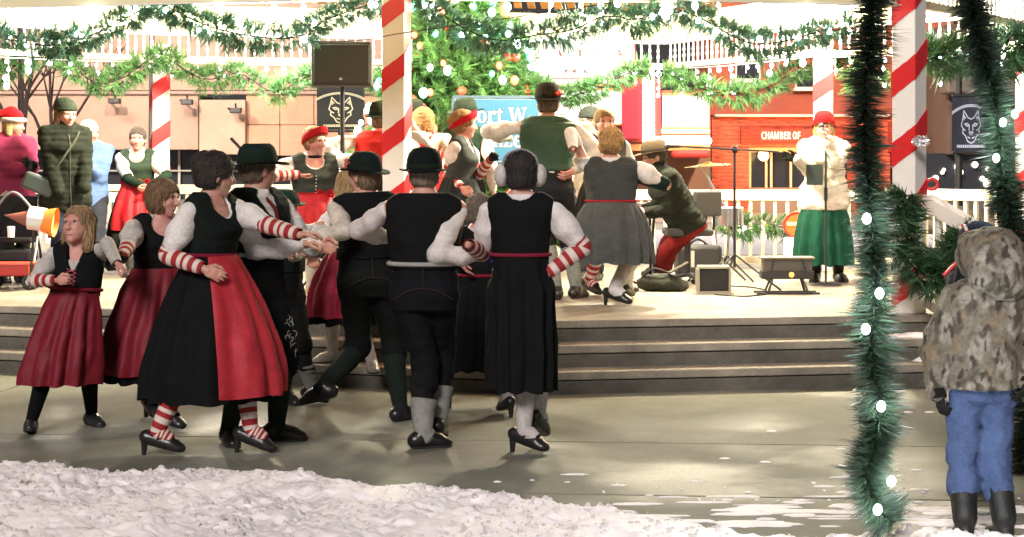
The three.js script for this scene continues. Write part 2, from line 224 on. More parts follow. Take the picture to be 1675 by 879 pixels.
// railings: top and bottom rail with square balusters
const balG = new THREE.BoxGeometry(0.035, 1, 0.035);
function railing(a, b, yt, yb, mat = white, step = 0.13, w = 0.09) { const gr = new THREE.Group(); gr.name = 'railing'; pav.add(gr); const A = V3(a.x, 0, a.z), B = V3(b.x, 0, b.z), [t0, t1] = [].concat(yt), [b0, b1] = [].concat(yb); const T0 = A.clone().setY(t0), T1 = B.clone().setY(t1 ?? t0), B0 = A.clone().setY(b0), B1 = B.clone().setY(b1 ?? b0);
  part('top_rail', beam(T0, T1, w, 0.11), mat, gr); part('bottom_rail', beam(B0, B1, 0.06, 0.07), mat, gr);
  const n = Math.max(3, Math.round(A.distanceTo(B) / step)); for (let i = 1; i < n; i++) { const q = i / n, m = part('baluster', balG, mat, gr); const lo = lerp(B0.y, B1.y, q) + 0.03, hi = lerp(T0.y, T1.y, q) - 0.05; m.position.copy(A.clone().lerp(B, q).setY((lo + hi) / 2)); m.scale.y = hi - lo; m.rotation.y = Math.atan2(B.x - A.x, B.z - A.z); } }
const railMat = M([0.78, 0.74, 0.58], 0.5);
railing(W(640, 0, 19.9), W(1010, 0, 19.4), 1.24, 0.55, railMat); railing(W(-80, 0, 21.5), W(440, 0, 21.5), 1.27, 0.6, railMat);
railing(W(1040, 0, 19.4), W(1260, 0, 17.6), 1.26, 0.55, railMat);
railing(V3(PB.x + 0.12, 0, PB.z + 0.05), V3(3.52, 0, -13.05), [1.30, 0.99], [0.55, 0.24], white, 0.12, 0.10);
part('newel', box(0.11, 1.08, 0.11, 3.55, 0.54, -12.98, 0.3, 0.006), white, pav);

// ---------- lamps of the pavilion: panels under the ridge and two hanging globes ----------
for (const [x, z, I, lab] of [[-2.6, -16.6, 58, 'left front'], [1.2, -16.4, 58, 'middle front'], [-0.6, -19.0, 52, 'rear middle'], [3.2, -17.6, 48, 'right']]) {
  const l = thing('ceiling_lamp', lab + ' white globe ceiling lamp under the pavilion roof', 'lamp', V3(x, 3.52, z), 'ceiling lamps under the pavilion roof');
  part('housing', box(0.74, 0.1, 0.74, 0, 0.06, 0, 0, 0.01), white, l); part('stem', box(0.04, 1.0, 0.04, 0, 0.6, 0), white, l); part('glowing_globe', ball(0.16, 0, -0.14, 0, 20, 14), M([0.9, 0.85, 0.7], 0.5, { emissive: [3.0, 2.5, 1.6] }), l);
  const a = new THREE.PointLight(new THREE.Color(1, 0.885, 0.62), I * 1.5); a.position.set(x, 3.38, z); a.shadow.radius = 8; a.castShadow = true; scene.add(a);
}
for (const [u, v, lab] of [[181, 12, 'round white globe lamp above the left rear ribboned post'], [781, 14, 'round white globe lamp hanging between two teal garland swags right of centre']]) {
  const p = W(u, v, 16.4), l = thing('globe_lamp', lab, 'lamp', p); part('globe', ball(0.075, 0, 0, 0, 20, 14).scale(1, 1.1, 1), M([0.9, 0.9, 0.88], 0.4, { emissive: [2.2, 2.0, 1.8] }), l); part('cap', new THREE.CylinderGeometry(0.05, 0.08, 0.06, 16).translate(0, 0.1, 0), white, l); part('stem', bar(V3(0, 0.12, 0), V3(0, 1.3, 0), 0.012), white, l);
  const q = new THREE.PointLight(new THREE.Color(1, 0.92, 0.78), 5); q.position.copy(p); q.shadow.radius = 3; q.castShadow = true; scene.add(q);
}
// ---------- evergreen garlands, wreath, lit strings, tree ----------
const sprigG = (() => { const R = rng(9), P = []; for (let k = 0; k < 9; k++) { const a = R() * 6.283, t = R() * 0.7, out = 0.28 + 0.2 * R(), dir = V3(Math.cos(a) * out, 0.5 + 0.3 * R(), Math.sin(a) * out), b = V3(0, t, 0), s = V3(-Math.sin(a), 0, Math.cos(a)).multiplyScalar(0.045), n = V3(0, 0.03, 0).add(V3(Math.cos(a), 0, Math.sin(a)).multiplyScalar(-0.03)); const e = b.clone().add(dir); const A = b.clone().add(s), B = b.clone().sub(s), C = b.clone().add(n); [A, B, e, B, C, e, C, A, e].forEach((q) => P.push(q.x, q.y, q.z)); } const g = new THREE.BufferGeometry(); g.setAttribute('position', new THREE.Float32BufferAttribute(P, 3)); g.computeVertexNormals(); return g; })();
const tinselG = (() => { const R = rng(5), P = []; for (let k = 0; k < 5; k++) { const a = R() * 6.283, o = 0.22 * R() + 0.05, e = V3(Math.cos(a) * o, 0.75 + 0.25 * R(), Math.sin(a) * o), s = V3(Math.cos(a + 1.3), 0, Math.sin(a + 1.3)).multiplyScalar(0.022), n = V3(-Math.sin(a + 1.3), 0, Math.cos(a + 1.3)).multiplyScalar(0.014); [s, s.clone().negate(), e, s.clone().negate(), n, e, n, s, e].forEach((q) => P.push(q.x, q.y, q.z)); } const g = new THREE.BufferGeometry(); g.setAttribute('position', new THREE.Float32BufferAttribute(P, 3)); g.computeVertexNormals(); return g; })();
const needleMat = M([1, 1, 1], 0.6, { side: THREE.DoubleSide }), tinselMat = M([1, 1, 1], 0.36, { side: THREE.DoubleSide });
function scatter(name, geo, mat, parent, list) { const m = new THREE.InstancedMesh(geo, mat, list.length), D = new THREE.Object3D(), c = new THREE.Color(); list.forEach(([p, dir, len, col, thick], i) => { D.position.copy(p); D.quaternion.setFromUnitVectors(_up, dir.clone().normalize()); D.rotateY(i * 2.4); D.scale.set(len * (thick ?? 1), len, len * (thick ?? 1)); D.updateMatrix(); m.setMatrixAt(i, D.matrix); m.setColorAt(i, c.setRGB(col[0], col[1], col[2])); }); m.name = name; shade(m); m.userData.kind = 'stuff'; parent.add(m); return m; }
const bulbMats = { white: M([0.9, 0.92, 0.95], 0.4, { emissive: [9, 10.5, 11] }), warm: M([0.95, 0.9, 0.8], 0.4, { emissive: [9, 7.5, 4.5] }), red: M([0.8, 0.1, 0.05], 0.4, { emissive: [6, 0.5, 0.3] }), green: M([0.1, 0.7, 0.3], 0.4, { emissive: [0.5, 6, 2.6] }), teal: M([0.4, 0.8, 0.7], 0.4, { emissive: [2.5, 7, 6] }) };
const bulbG = ball(1, 0, 0, 0, 8, 6).scale(1, 1.25, 1);
function bulb(parent, p, r, m) { const b = part('bulb', bulbG, bulbMats[m], parent); b.position.copy(p); b.scale.setScalar(r); return b; }
function garland(label, pts, r, o = {}) {
  const base = pts[0].clone(), t = thing(o.name ?? 'garland', label, 'garland', base, o.group), L = pts.map((p) => p.clone().sub(base)), cv = new THREE.CatmullRomCurve3(L), len = cv.getLength(), R = rng(Math.round(len * 1000) + (o.seed ?? 1)), N = Math.round(len * (o.dens ?? 260)), col = o.col ?? [0.035, 0.10, 0.03], list = [];
  part('wire', new THREE.TubeGeometry(cv, Math.max(12, Math.round(len * 8)), r * 0.05, 6), M([0.012, 0.02, 0.01], 0.9), t);
  for (let i = 0; i < N; i++) { const q = (i + R()) / N, p = cv.getPoint(q), tg = cv.getTangent(q), a = R() * 6.283, s = V3(R() - 0.5, R() - 0.5, R() - 0.5).cross(tg).normalize(), clump = o.tinsel ? 0.74 + 0.9 * Math.abs(nz(q * len * 4, 0.8 * Math.cos(a), 3 + 0.8 * Math.sin(a))) : 0.6 + 0.75 * Math.max(0, nz(q * len * 5, Math.cos(a), Math.sin(a)) + 0.35), k = 0.55 + 0.9 * R(), w = R() < 0.15 ? 1.7 : 1; list.push([p.clone().addScaledVector(s, r * (o.tinsel ? 0.05 : 0.35) * R()), s.addScaledVector(tg, (o.tinsel ? 0.25 : 0.8) * (R() - 0.3)), r * clump * (o.tinsel ? 0.72 + 0.62 * R() * R() : 0.75 + 0.4 * R()), [col[0] * k * w, col[1] * k * (w > 1 ? 1.25 : 1), col[2] * k * w], o.tinsel ? 1 : 1.25]); }
  scatter('needles', o.tinsel ? tinselG : sprigG, o.tinsel ? tinselMat : needleMat, t, list);
  for (const [q, m, br, off] of o.bulbs ?? []) { const p = cv.getPoint(q).add(off ?? V3(0, 0, r * 0.5)); bulb(t, p, br, m); }
  return t;
}
const pl = (d, list) => list.map(([u, v, dd]) => W(u, v, d + (dd ?? 0)));
const tealC = [0.075, 0.21, 0.145], greenC = [0.062, 0.155, 0.04];
const autoB = (n, m, r, R = rng(n)) => Array.from({ length: n }, (_, i) => [(i + 0.3 + 0.5 * R()) / n, m, r, V3((R() - 0.5) * 0.16, (R() - 0.6) * 0.14, 0.06)]);
garland('teal lit garland swag at far left along the pavilion eave', pl(15.8, [[-40, 20], [0, 31], [45, 38], [85, 35], [125, 24], [165, 8], [176, 2]]), 0.12, { col: tealC, seed: 2, bulbs: autoB(5, 'white', 0.022) });
garland('teal garland swag between the left globe lamp and the loudspeaker', pl(15.8, [[190, 3], [215, 13], [245, 22], [290, 30], [350, 31], [378, 18], [415, 8], [450, 0]]), 0.125, { col: tealC, seed: 3, bulbs: autoB(6, 'white', 0.022) });
garland('teal garland drooping from the large ribboned post across the tree', pl(15.6, [[492, -8], [515, 10], [545, 24], [583, 34], [632, 29], [672, 25], [710, 13], [745, 17], [772, 9]]), 0.125, { col: tealC, seed: 4, bulbs: autoB(6, 'white', 0.022) });
garland('teal garland swag right of the hanging globe lamp', pl(15.6, [[790, 7], [818, 14], [850, 27], [882, 37], [925, 34], [958, 27], [1000, 24]]), 0.125, { col: tealC, seed: 5, bulbs: autoB(5, 'white', 0.022) });
garland('green garland clump beside the near right ribboned post at eave height', pl(15.4, [[1082, 52], [1105, 46], [1130, 47], [1160, 52], [1195, 36], [1225, 45]]), 0.17, { col: [0.05, 0.15, 0.06], seed: 6, dens: 420 });
garland('bright green garland at far left below the spindle frieze', pl(19.6, [[-30, 46], [0, 61], [18, 55], [35, 44]]), 0.13, { col: greenC, seed: 7 });
garland('bright green garland swag left of the left rear ribboned post', pl(19.8, [[62, 43], [85, 56], [113, 70], [145, 65], [170, 52], [190, 45]]), 0.14, { col: greenC, seed: 8 });
garland('bright green garland swag between the left rear post and the loudspeaker', pl(19.9, [[190, 46], [215, 58], [240, 67], [280, 62], [322, 78], [350, 68], [368, 62]]), 0.13, { col: greenC, seed: 9 });
garland('short green garland between the loudspeaker and the large ribboned post', pl(20, [[432, 66], [445, 69], [462, 62]]), 0.12, { col: greenC, seed: 10 });
garland('green garland swag in front of the white lit signboard', pl(20.6, [[600, 62], [640, 76], [670, 80], [700, 75], [735, 62], [760, 59]]), 0.13, { col: greenC, seed: 11 });
garland('green garland swag above the red brick building', pl(20.6, [[775, 60], [800, 68], [830, 76], [872, 80], [905, 72], [930, 60], [968, 50], [990, 54]]), 0.13, { col: greenC, seed: 12 });
garland('green garland between the right rear post and the near right ribboned post', pl(17.5, [[992, 55], [1015, 72], [1045, 66]]), 0.13, { col: greenC, seed: 13 });
garland('dark green garland winding round the white stair rail at right', [...pl(13.45, [[1062, 163], [1052, 178], [1054, 205], [1072, 226], [1096, 234], [1115, 224], [1130, 205], [1124, 194]])], 0.14, { col: [0.03, 0.085, 0.03], seed: 14, dens: 620 });
garland('green garland with red bows along the foot of the rear railing', pl(19.2, [[842, 184], [868, 192], [895, 188], [925, 192], [945, 186]]), 0.12, { col: [0.04, 0.12, 0.03], seed: 15, bulbs: [[0.28, 'white', 0.022], [0.5, 'red', 0.02], [0.1, 'red', 0.02], [0.7, 'red', 0.02]] });
// the two tinsel garlands near the photographer hang from a cable
const near = pl(7.5, [[1028, -30], [1024, 10], [1017, 60], [1014, 110], [1017, 150], [1022, 190], [1026, 235], [1024, 275], [1024, 310], [1032, 345], [1025, 375], [1015, 400], [1028, 425], [1046, 440]]);
const nb = [[1016, 184], [1031, 247], [1015, 277], [1033, 342], [1045, 405], [1029, 429]];
const g1 = garland('near hanging green tinsel garland with white bulbs, right of centre', near, 0.125, { name: 'tinsel_garland', tinsel: true, dens: 2100, col: [0.024, 0.044, 0.026], seed: 21 });
for (const [u, v] of nb) { const p = W(u, v, 7.36); bulb(g1, p.clone().sub(g1.position), 0.018, 'white'); const l = new THREE.PointLight(new THREE.Color(0.9, 0.97, 1), 0.34); l.position.copy(p); l.shadow.radius = 0.8; scene.add(l); }
const far2 = pl(9.5, [[1128, -34], [1138, 0], [1150, 40], [1164, 80], [1172, 120], [1178, 160], [1190, 200], [1202, 250], [1206, 300], [1204, 350], [1200, 400], [1206, 425]]);
const g2 = garland('near hanging green tinsel garland at the right edge behind the child', far2, 0.135, { name: 'tinsel_garland', tinsel: true, dens: 2000, col: [0.024, 0.044, 0.026], seed: 22 });
for (const [u, v] of [[1168, 133], [1176, 103], [1190, 96]]) { const p = W(u, v, 9.34); bulb(g2, p.clone().sub(g2.position), 0.018, 'white'); const l = new THREE.PointLight(new THREE.Color(0.9, 0.97, 1), 0.34); l.position.copy(p); l.shadow.radius = 0.8; scene.add(l); }
tag(part('overhead_cable', tube([V3(-6, 2.75, -7.2), V3(0, 2.5, -7.4), near[0].clone().setY(2.46), far2[0].clone(), V3(5, 2.8, -11)], 0.008, 40), M([0.02, 0.02, 0.02], 0.6)), 'thin black cable overhead carrying the two near tinsel garlands', 'cable');
tag(part('thin_cable', tube([W(365, 35, 14.2), W(420, 34, 14.2), W(470, 28, 14.2), W(560, 19, 14.2), W(720, 2, 14.2)], 0.004, 30), M([0.02, 0.02, 0.02], 0.6)), 'thin dark wire crossing in front of the large ribboned post', 'cable');
// icicle strings: strands of white bulbs hanging from the rails
function icicles(label, a, b, y, n, seed) { const t = thing('icicle_light_string', label, 'string lights', V3(0, 0, 0), 'white icicle light strings along the pavilion rails'), R = rng(seed), A = V3(a.x, y, a.z + 0.07), B = V3(b.x, y, b.z + 0.07); part('wire', tube([A, A.clone().lerp(B, 0.5).add(V3(0, -0.02, 0)), B], 0.005, 16), white, t);
  for (let i = 0; i < n; i++) { const p = A.clone().lerp(B, (i + R() * 0.7) / n), drop = [0.08, 0.2, 0.32, 0.14, 0.05, 0.12][Math.floor(R() * 6)]; part('strand', bar(p, p.clone().add(V3(0, -drop, 0)), 0.004), white, t); for (let k = 0.06; k <= drop + 0.01; k += 0.085) bulb(t, p.clone().add(V3((R() - 0.5) * 0.06, -k, 0.02)), 0.012 + 0.02 * R() * R() + 0.004, 'white'); } return t; }
icicles('white icicle lights under the far left stretch of rear frieze', R0, R1, 2.70, 15, 1); icicles('white icicle lights under the rear frieze between left rear post and signboard', R1, R2, 2.70, 22, 2);
icicles('white icicle lights under the rear frieze above the brick building', R2, R3, 2.70, 12, 3); icicles('white icicle lights under the frieze right of the right rear post', R3, R4, 2.68, 14, 4);
for (const [a, b, lab, s] of [[Fa, Fb, 'white icicle lights along the front left eave rail', 11], [Fb, Fc, 'white icicle lights along the front right eave rail', 12]]) { const t = icicles(lab, a, b, 2.78, 5, s); }
for (const [u, v, d, I] of [[90, 40, 18.6, 9], [330, 40, 19.6, 9], [520, 25, 21.2, 7], [700, 40, 20.2, 9], [880, 42, 19.8, 9], [1120, 30, 15.6, 5]]) { const l = new THREE.PointLight(new THREE.Color(0.95, 0.97, 1), I); l.position.copy(W(u, v, d)); l.shadow.radius = 6; scene.add(l); }   // the strings' own light
const Ym = 3.16; icicles('row of white icicle lights along the inner left beam near the ceiling', W(0, 0, 18.2), W(450, 0, 17.6), Ym - 0.02, 9, 21); icicles('row of white icicle lights along the inner right beam near the ceiling', W(490, 0, 17.6), W(1010, 0, 17.6), Ym - 0.02, 12, 22);
{ // decorated tree
  const bp = W(540, 0, 19.4); bp.y = H; const t = thing('christmas_tree', 'tall decorated evergreen tree with coloured lights behind the blue signboard', 'tree', bp), R = rng(63), HT = 3.75, r0 = 1.22, list = [];
  part('trunk', new THREE.CylinderGeometry(0.03, 0.11, HT, 10).translate(0, HT / 2, 0), M([0.09, 0.055, 0.03], 0.9), t); const limbs = [];
  for (let i = 0; i < 330; i++) { const q = Math.pow(R(), 0.75), y = 0.4 + q * (HT - 0.45), a = R() * 6.283, rr = r0 * (1 - q) * (0.78 + 0.35 * R()) + 0.05, dir = V3(Math.cos(a), -0.12 + 0.25 * q, Math.sin(a)), b = V3(0, y, 0); if (i % 2 === 0) limbs.push(bar(b, b.clone().addScaledVector(dir, rr), 0.014, 0.004, 4));
    const n = Math.round(12 + rr * 60); for (let k = 0; k < n; k++) { const s = 0.2 + 0.8 * R(), p = b.clone().addScaledVector(dir, rr * s).add(V3((R() - 0.5) * 0.16, (R() - 0.6) * 0.13, (R() - 0.5) * 0.16)), c = 0.5 + R(); list.push([p, dir.clone().add(V3((R() - 0.5) * 1.5, (R() - 0.5) * 1.1, (R() - 0.5) * 1.5)), 0.13 + 0.06 * R(), [0.075 * c, 0.19 * c, 0.05 * c], 1.1]); } }
  part('limbs', limbs, M([0.09, 0.055, 0.03], 0.9), t); scatter('foliage', sprigG, needleMat, t, list);
  for (let i = 0; i < 190; i++) { const q = Math.pow(R(), 0.8), a = R() * 4.4 - 0.6, rr = r0 * (1 - q) * 1.1 + 0.12; bulb(t, V3(Math.cos(a) * rr, 0.6 + q * (HT - 0.7), Math.sin(a) * rr), 0.026 + 0.018 * R(), ['red', 'green', 'teal', 'white', 'green', 'red', 'teal'][i % 7]); }
  const og = ball(1, 0, 0, 0, 14, 10); for (let i = 0; i < 46; i++) { const q = R() * 0.85, a = R() * 3.4 - 0.2, rr = r0 * (1 - q) + 0.03, o = part('ornament', og, M(i % 2 ? [0.6, 0.02, 0.02] : [0.55, 0.1, 0.06], 0.25), t); o.position.set(Math.cos(a) * rr, 0.6 + q * (HT - 0.8), Math.sin(a) * rr); o.scale.setScalar(0.05); }
}
// ---------- buildings across the street ----------
const brickTex = dtex(512, (u, v) => { const r = Math.floor(v * 16), x = u * 6 + (r % 2) * 0.5, bx = Math.floor(x), fx = x - bx, fy = v * 16 - r, mortar = fx < 0.03 || fy < 0.1, k = 0.75 + 0.5 * ((Math.sin(bx % 6 * 12.9 + r * 78.2) * 43758.5) % 1 + 1) % 1 * 0.5 + 0.15 * (f1(u, v) - 0.5); return mortar ? [0.76, 0.50, 0.40] : [0.80 * k, 0.40 * k, 0.27 * k]; }, true, 1.15);
const brickM = M([0.72, 0.46, 0.40], 0.85, { map: brickTex }), tanTex = dtex(256, (u, v) => { const g = 0.86 + 0.14 * (f2(u, v) - 0.5) + 0.05 * (f3(u, v) - 0.5); return [g, g * 0.93, g * 0.88]; }, true, 0.3);
const tanM = M([0.46, 0.37, 0.32], 0.85, { map: tanTex }), tan2 = M([0.52, 0.42, 0.36], 0.85, { map: tanTex }), peach = M([0.56, 0.39, 0.29], 0.85, { map: tanTex }), darkGlass = M([0.02, 0.022, 0.028], 0.12), frameM = M([0.35, 0.33, 0.3], 0.5), blackM = M([0.015, 0.015, 0.016], 0.5);
const slabAt = (u0, u1, v0, v1, d, th, r = 0.02) => { const a = W(u0, v1, d), b = W(u1, v0, d); return metric(box(b.x - a.x, b.y - a.y, th, (a.x + b.x) / 2, (a.y + b.y) / 2, -d - th / 2, 0, r)); };
{ const D = 56, b = thing('shop_building', 'long low tan shop building with dark windows behind the left railing', 'building');
  part('wall', slabAt(-140, 232, 80, 126, D, 4), tanM, b); part('wall', slabAt(-140, 450, -20, 76, D + 0.3, 4), tanM, b); part('coping', slabAt(-140, 450, 76.4, 79.6, D - 0.15, 0.6, 0.05), M([0.3, 0.2, 0.17], 0.8), b);
  part('wall_panel', slabAt(233, 287, 84, 130, D - 0.3, 4), tan2, b); for (let i = 0; i < 4; i++) part('wall_panel', slabAt(288 + i * 40, 327.4 + i * 40, 80, 105, D, 4), peach, b), part('wall_panel', slabAt(288 + i * 40, 327.4 + i * 40, 105.4, 131, D - 0.05, 4), peach, b);
  part('window_glass', slabAt(-140, 450, 126.5, 184, D + 1.4, 0.1), darkGlass, b); for (let i = 0; i < 13; i++) part('window_frame', slabAt(-100 + i * 44, -97 + i * 44, 126.5, 184, D + 1.2, 0.12), frameM, b); part('window_frame', slabAt(-140, 450, 143, 144.5, D + 1.15, 0.12), frameM, b); part('base_wall', slabAt(-140, 450, 168, 186, D + 1.1, 0.5), M([0.12, 0.1, 0.09], 0.8), b);
  for (const [u, v] of [[134, 85], [219, 86], [276, 93]]) { const p = W(u, v, D - 0.9); part('wall_lamp', [box(0.34, 0.16, 0.3, p.x, p.y, p.z, 0, 0.03), bar(p.clone().add(V3(-0.12, 0.05, 0)), p.clone().add(V3(-0.32, 0.08, -0.6)), 0.03), bar(p.clone().add(V3(0, 0.1, 0)), p.clone().add(V3(-0.05, 0.2, -0.3)), 0.03)], blackM, b, 'black lamp on the tan wall'); } }
{ const D = 54, b = thing('brick_building', 'red brick building with pale sign lettering behind the right railing', 'building');
  part('wall', slabAt(833, 1118, -40, 80, D + 0.25, 5), M([0.46, 0.13, 0.07], 0.85, { map: tanTex }), b); part('wall', slabAt(833, 1118, 80, 97, D + 0.2, 5), M([0.46, 0.115, 0.07], 0.85, { map: tanTex }), b); part('cornice', slabAt(838, 1044, 96, 98.2, D - 0.25, 0.6, 0.05), M([0.7, 0.5, 0.4], 0.7), b);
  part('wall', slabAt(834, 1118, 98.4, 123.5, D, 5), brickM, b); part('sign_panel', slabAt(868, 990, 106, 121, D - 0.1, 0.2), M([0.50, 0.17, 0.09], 0.85, { map: brickTex }), b);
  part('wall', slabAt(834, 878, 124, 186, D, 5), brickM, b); part('wall', slabAt(1000, 1044, 124, 186, D, 5), brickM, b); part('wall', slabAt(1046, 1118, 102, 128, D - 0.6, 5), M([0.42, 0.16, 0.1], 0.85, { map: brickTex }), b);
  part('window_glass', slabAt(878, 1118, 124, 186, D + 1.0, 0.1), darkGlass, b); for (const u of [878, 897, 903, 926, 948, 972, 996, 1060, 1085, 1108]) part('window_frame', slabAt(u, u + 2.6, 124, 186, D + 0.7, 0.15), M([0.62, 0.4, 0.22], 0.6), b); part('window_frame', slabAt(878, 1000, 124, 128, D + 0.65, 0.15), M([0.7, 0.42, 0.2], 0.6), b); part('base_wall', slabAt(878, 1118, 158, 186, D + 0.6, 0.5), M([0.2, 0.12, 0.08], 0.8), b);
  for (const [u0, u1, v0, v1] of [[862, 892, 52, 68], [932, 956, 58, 75], [1064, 1086, 52, 70]]) { const f = part('window', slabAt(u0, u1, v0, v1, D + 0.2, 0.12), M([0.6, 0.55, 0.5], 0.6), b); part('pane', slabAt(u0 + 2, u1 - 2, v0 + 1.5, v1 - 2, D + 0.17, 0.05), darkGlass, f); part('sill', slabAt(u0 - 2, u1 + 2, v1 - 0.5, v1 + 1.5, D - 0.05, 0.3), M([0.7, 0.6, 0.52], 0.7), f); }
  for (const u of [895, 951]) { const p = W(u, 131, D - 0.5); part('wall_lantern', ball(0.16, p.x, p.y, p.z), M([1, 0.8, 0.5], 0.5, { emissive: [5, 3.4, 1.3] }), b); const l = new THREE.PointLight(new THREE.Color(1, 0.7, 0.35), 9); l.position.copy(p); scene.add(l); l.shadow.radius = 8; }
  const tex = ctex(1024, 128, (c, w, h) => { c.clearRect(0, 0, w, h); c.fillStyle = '#7e2d18'; c.fillRect(0, 0, w, h); c.fillStyle = '#f4ead8'; c.font = 'bold 104px sans-serif'; c.textBaseline = 'middle'; c.fillText('CHAMBER OF', 18, 68, 960); });
  const a = W(891, 119, D - 0.12), q = W(963, 108.4, D - 0.12), pg = new THREE.PlaneGeometry(q.x - a.x, q.y - a.y).translate((a.x + q.x) / 2, (a.y + q.y) / 2, -D + 0.135); part('lettering', pg, M([1, 1, 1], 0.7, { map: tex }), b); }
{ const D = 50, b = thing('dark_shopfront', 'dark brown shopfront with lit windows behind the navy banner at right', 'building'); part('wall', slabAt(1112, 1330, 20, 130, D, 4), M([0.09, 0.065, 0.055], 0.85, { map: tanTex }), b); part('awning', slabAt(1110, 1330, 56, 79, D - 0.9, 0.9, 0.1), M([0.07, 0.05, 0.045], 0.8), b); part('base_wall', slabAt(1112, 1330, 160, 184, D, 4), M([0.06, 0.05, 0.05], 0.8), b); part('window_glass', slabAt(1060, 1330, 129, 160, D + 0.3, 0.2), darkGlass, b); const R = rng(4);
  for (let i = 0; i < 16; i++) { const u = 1062 + R() * 130, v = 132 + R() * 24, p = W(u, v, D + 0.2); part('window_light', ball(0.05 + 0.07 * R(), p.x, p.y, p.z, 8, 6).scale(1, 1, 1), M([0.9, 0.9, 0.8], 0.5, { emissive: [2.2, 2.0, 1.4] }), b); } }
{ // theatre marquee
  const D = 50, b = thing('theatre_marquee', 'theatre marquee with white lit letter boards, dark red panels and bulb column', 'marquee');
  const face = (rows) => ctex(1024, 512, (c, w, h) => { c.fillStyle = '#fff'; c.fillRect(0, 0, w, h); rows.forEach(([t, x, y, s, col]) => { c.fillStyle = col; c.font = `bold ${s}px sans-serif`; t === '_' ? c.fillRect(x, y, s, 14) : c.fillText(t, x, y); }); });
  const lit = (tex) => M([0.35, 0.35, 0.34], 0.5, { map: tex, emissive: [0.62, 0.60, 0.54], emissiveMap: tex });
  part('cabinet', slabAt(610, 745, 30, 73, D + 0.1, 2), M([0.5, 0.05, 0.04], 0.5), b);
  const bd = (n, u0, u1, v0, v1, m) => { const a = W(u0, v1, D), q = W(u1, v0, D); part(n, new THREE.PlaneGeometry(q.x - a.x, q.y - a.y).translate((a.x + q.x) / 2, (a.y + q.y) / 2, -D + 0.06), m, b); part('board_frame', [slabAt(u0 - 1, u1 + 1, v0 - 1.6, v0, D - 0.12, 0.2), slabAt(u0 - 1, u1 + 1, v1, v1 + 1.6, D - 0.12, 0.2)], M([0.6, 0.3, 0.1], 0.5), b); };
  bd('letter_board', 614, 741, 36, 71, lit(face([['CJ', 40, 170, 130, '#5a4a30'], ['A', 290, 170, 110, '#a02a20'], ['T', 500, 170, 110, '#8a6a20'], ['T', 680, 170, 110, '#8a6a20'], ['A', 860, 170, 110, '#a02a20'], ['AV', 380, 370, 100, '#7a2418'], ['L', 560, 370, 100, '#7a2418'], ['_', 250, 430, 480, '#c0203a'], ['_', 780, 430, 160, '#c0203a']])));
  bd('letter_board', 626, 729, 76, 104, lit(face([['0', 190, 260, 170, '#222'], ['2', 350, 260, 170, '#222']]))); bd('letter_board', 776, 831, 80, 107, lit(face([['C', 260, 130, 70, '#333'], ['x', 520, 430, 90, '#333'], ['I', 340, 250, 60, '#666']])));
  part('cabinet', slabAt(622, 775, 74, 120, D + 0.2, 2), M([0.42, 0.04, 0.03], 0.5), b); part('red_panel', slabAt(729, 754, 64, 117, D - 0.2, 0.4), M([0.35, 0.015, 0.03], 0.45), b); part('red_panel', slabAt(767, 775, 66, 116, D - 0.2, 0.4), M([0.4, 0.05, 0.05], 0.45), b); part('cabinet', slabAt(775, 833, 76, 119, D + 0.2, 2), M([0.55, 0.12, 0.06], 0.5), b);
  for (let i = 0; i < 15; i++) for (const u of [757.5, 762.8]) { const p = W(u, 62 + i * 3.9, D - 0.25); bulb(b, p, 0.105, 'warm'); } for (let i = 0; i < 22; i++) { const p = W(757 + i * 3.5, 118.5, D - 0.25); bulb(b, p, 0.09, 'warm'); }
  part('light_strip', slabAt(776, 832, 109, 112, D - 0.3, 0.2), M([1, 0.9, 0.7], 0.5, { emissive: [3, 2.5, 1.4] }), b); part('light_strip', slabAt(776, 832, 114, 116, D - 0.3, 0.2), M([1, 0.7, 0.4], 0.5, { emissive: [2.6, 1.3, 0.4] }), b);
  part('soffit', slabAt(600, 833, 121, 127, D + 0.3, 2.5), M([0.6, 0.3, 0.12], 0.6), b); part('awning', slabAt(790, 833, 126, 133, D - 0.6, 1, 0.1), M([0.55, 0.03, 0.02], 0.6), b); part('wall', slabAt(600, 833, 127, 186, D + 2.2, 0.5), M([0.35, 0.2, 0.13], 0.8, { map: tanTex }), b);
  const l = new THREE.RectAreaLight(new THREE.Color(1, 0.9, 0.75), 3, 5, 2); const p = W(720, 85, D - 1.2); l.position.copy(p); l.lookAt(p.x, p.y - 0.6, p.z + 5); scene.add(l); }
for (const [x, z, I, lab] of [[-12, -45, 900, 'street lamp on a black pole before the tan shop building'], [7.45, -44, 640, 'street lamp on a black pole before the brick building'], [-9.0, -46, 380, 'street lamp on a black pole near the theatre marquee']]) {
  const s = thing('street_lamp', lab, 'street lamp', V3(x, 0, z)); part('pole', bar(V3(0, 0, 0), V3(0, 6.6, 0), 0.09, 0.06), blackM, s); part('lamp_head', new THREE.CylinderGeometry(0.1, 0.32, 0.2, 16).translate(0, 6.72, 0), blackM, s); part('lamp_globe', ball(0.2, 0, 6.5, 0), M([1, 0.9, 0.75], 0.5, { emissive: [6, 4.8, 3] }), s); const l = new THREE.PointLight(new THREE.Color(1, 0.84, 0.68), I); l.position.set(x, 6.5, z); l.shadow.radius = 9; scene.add(l); }
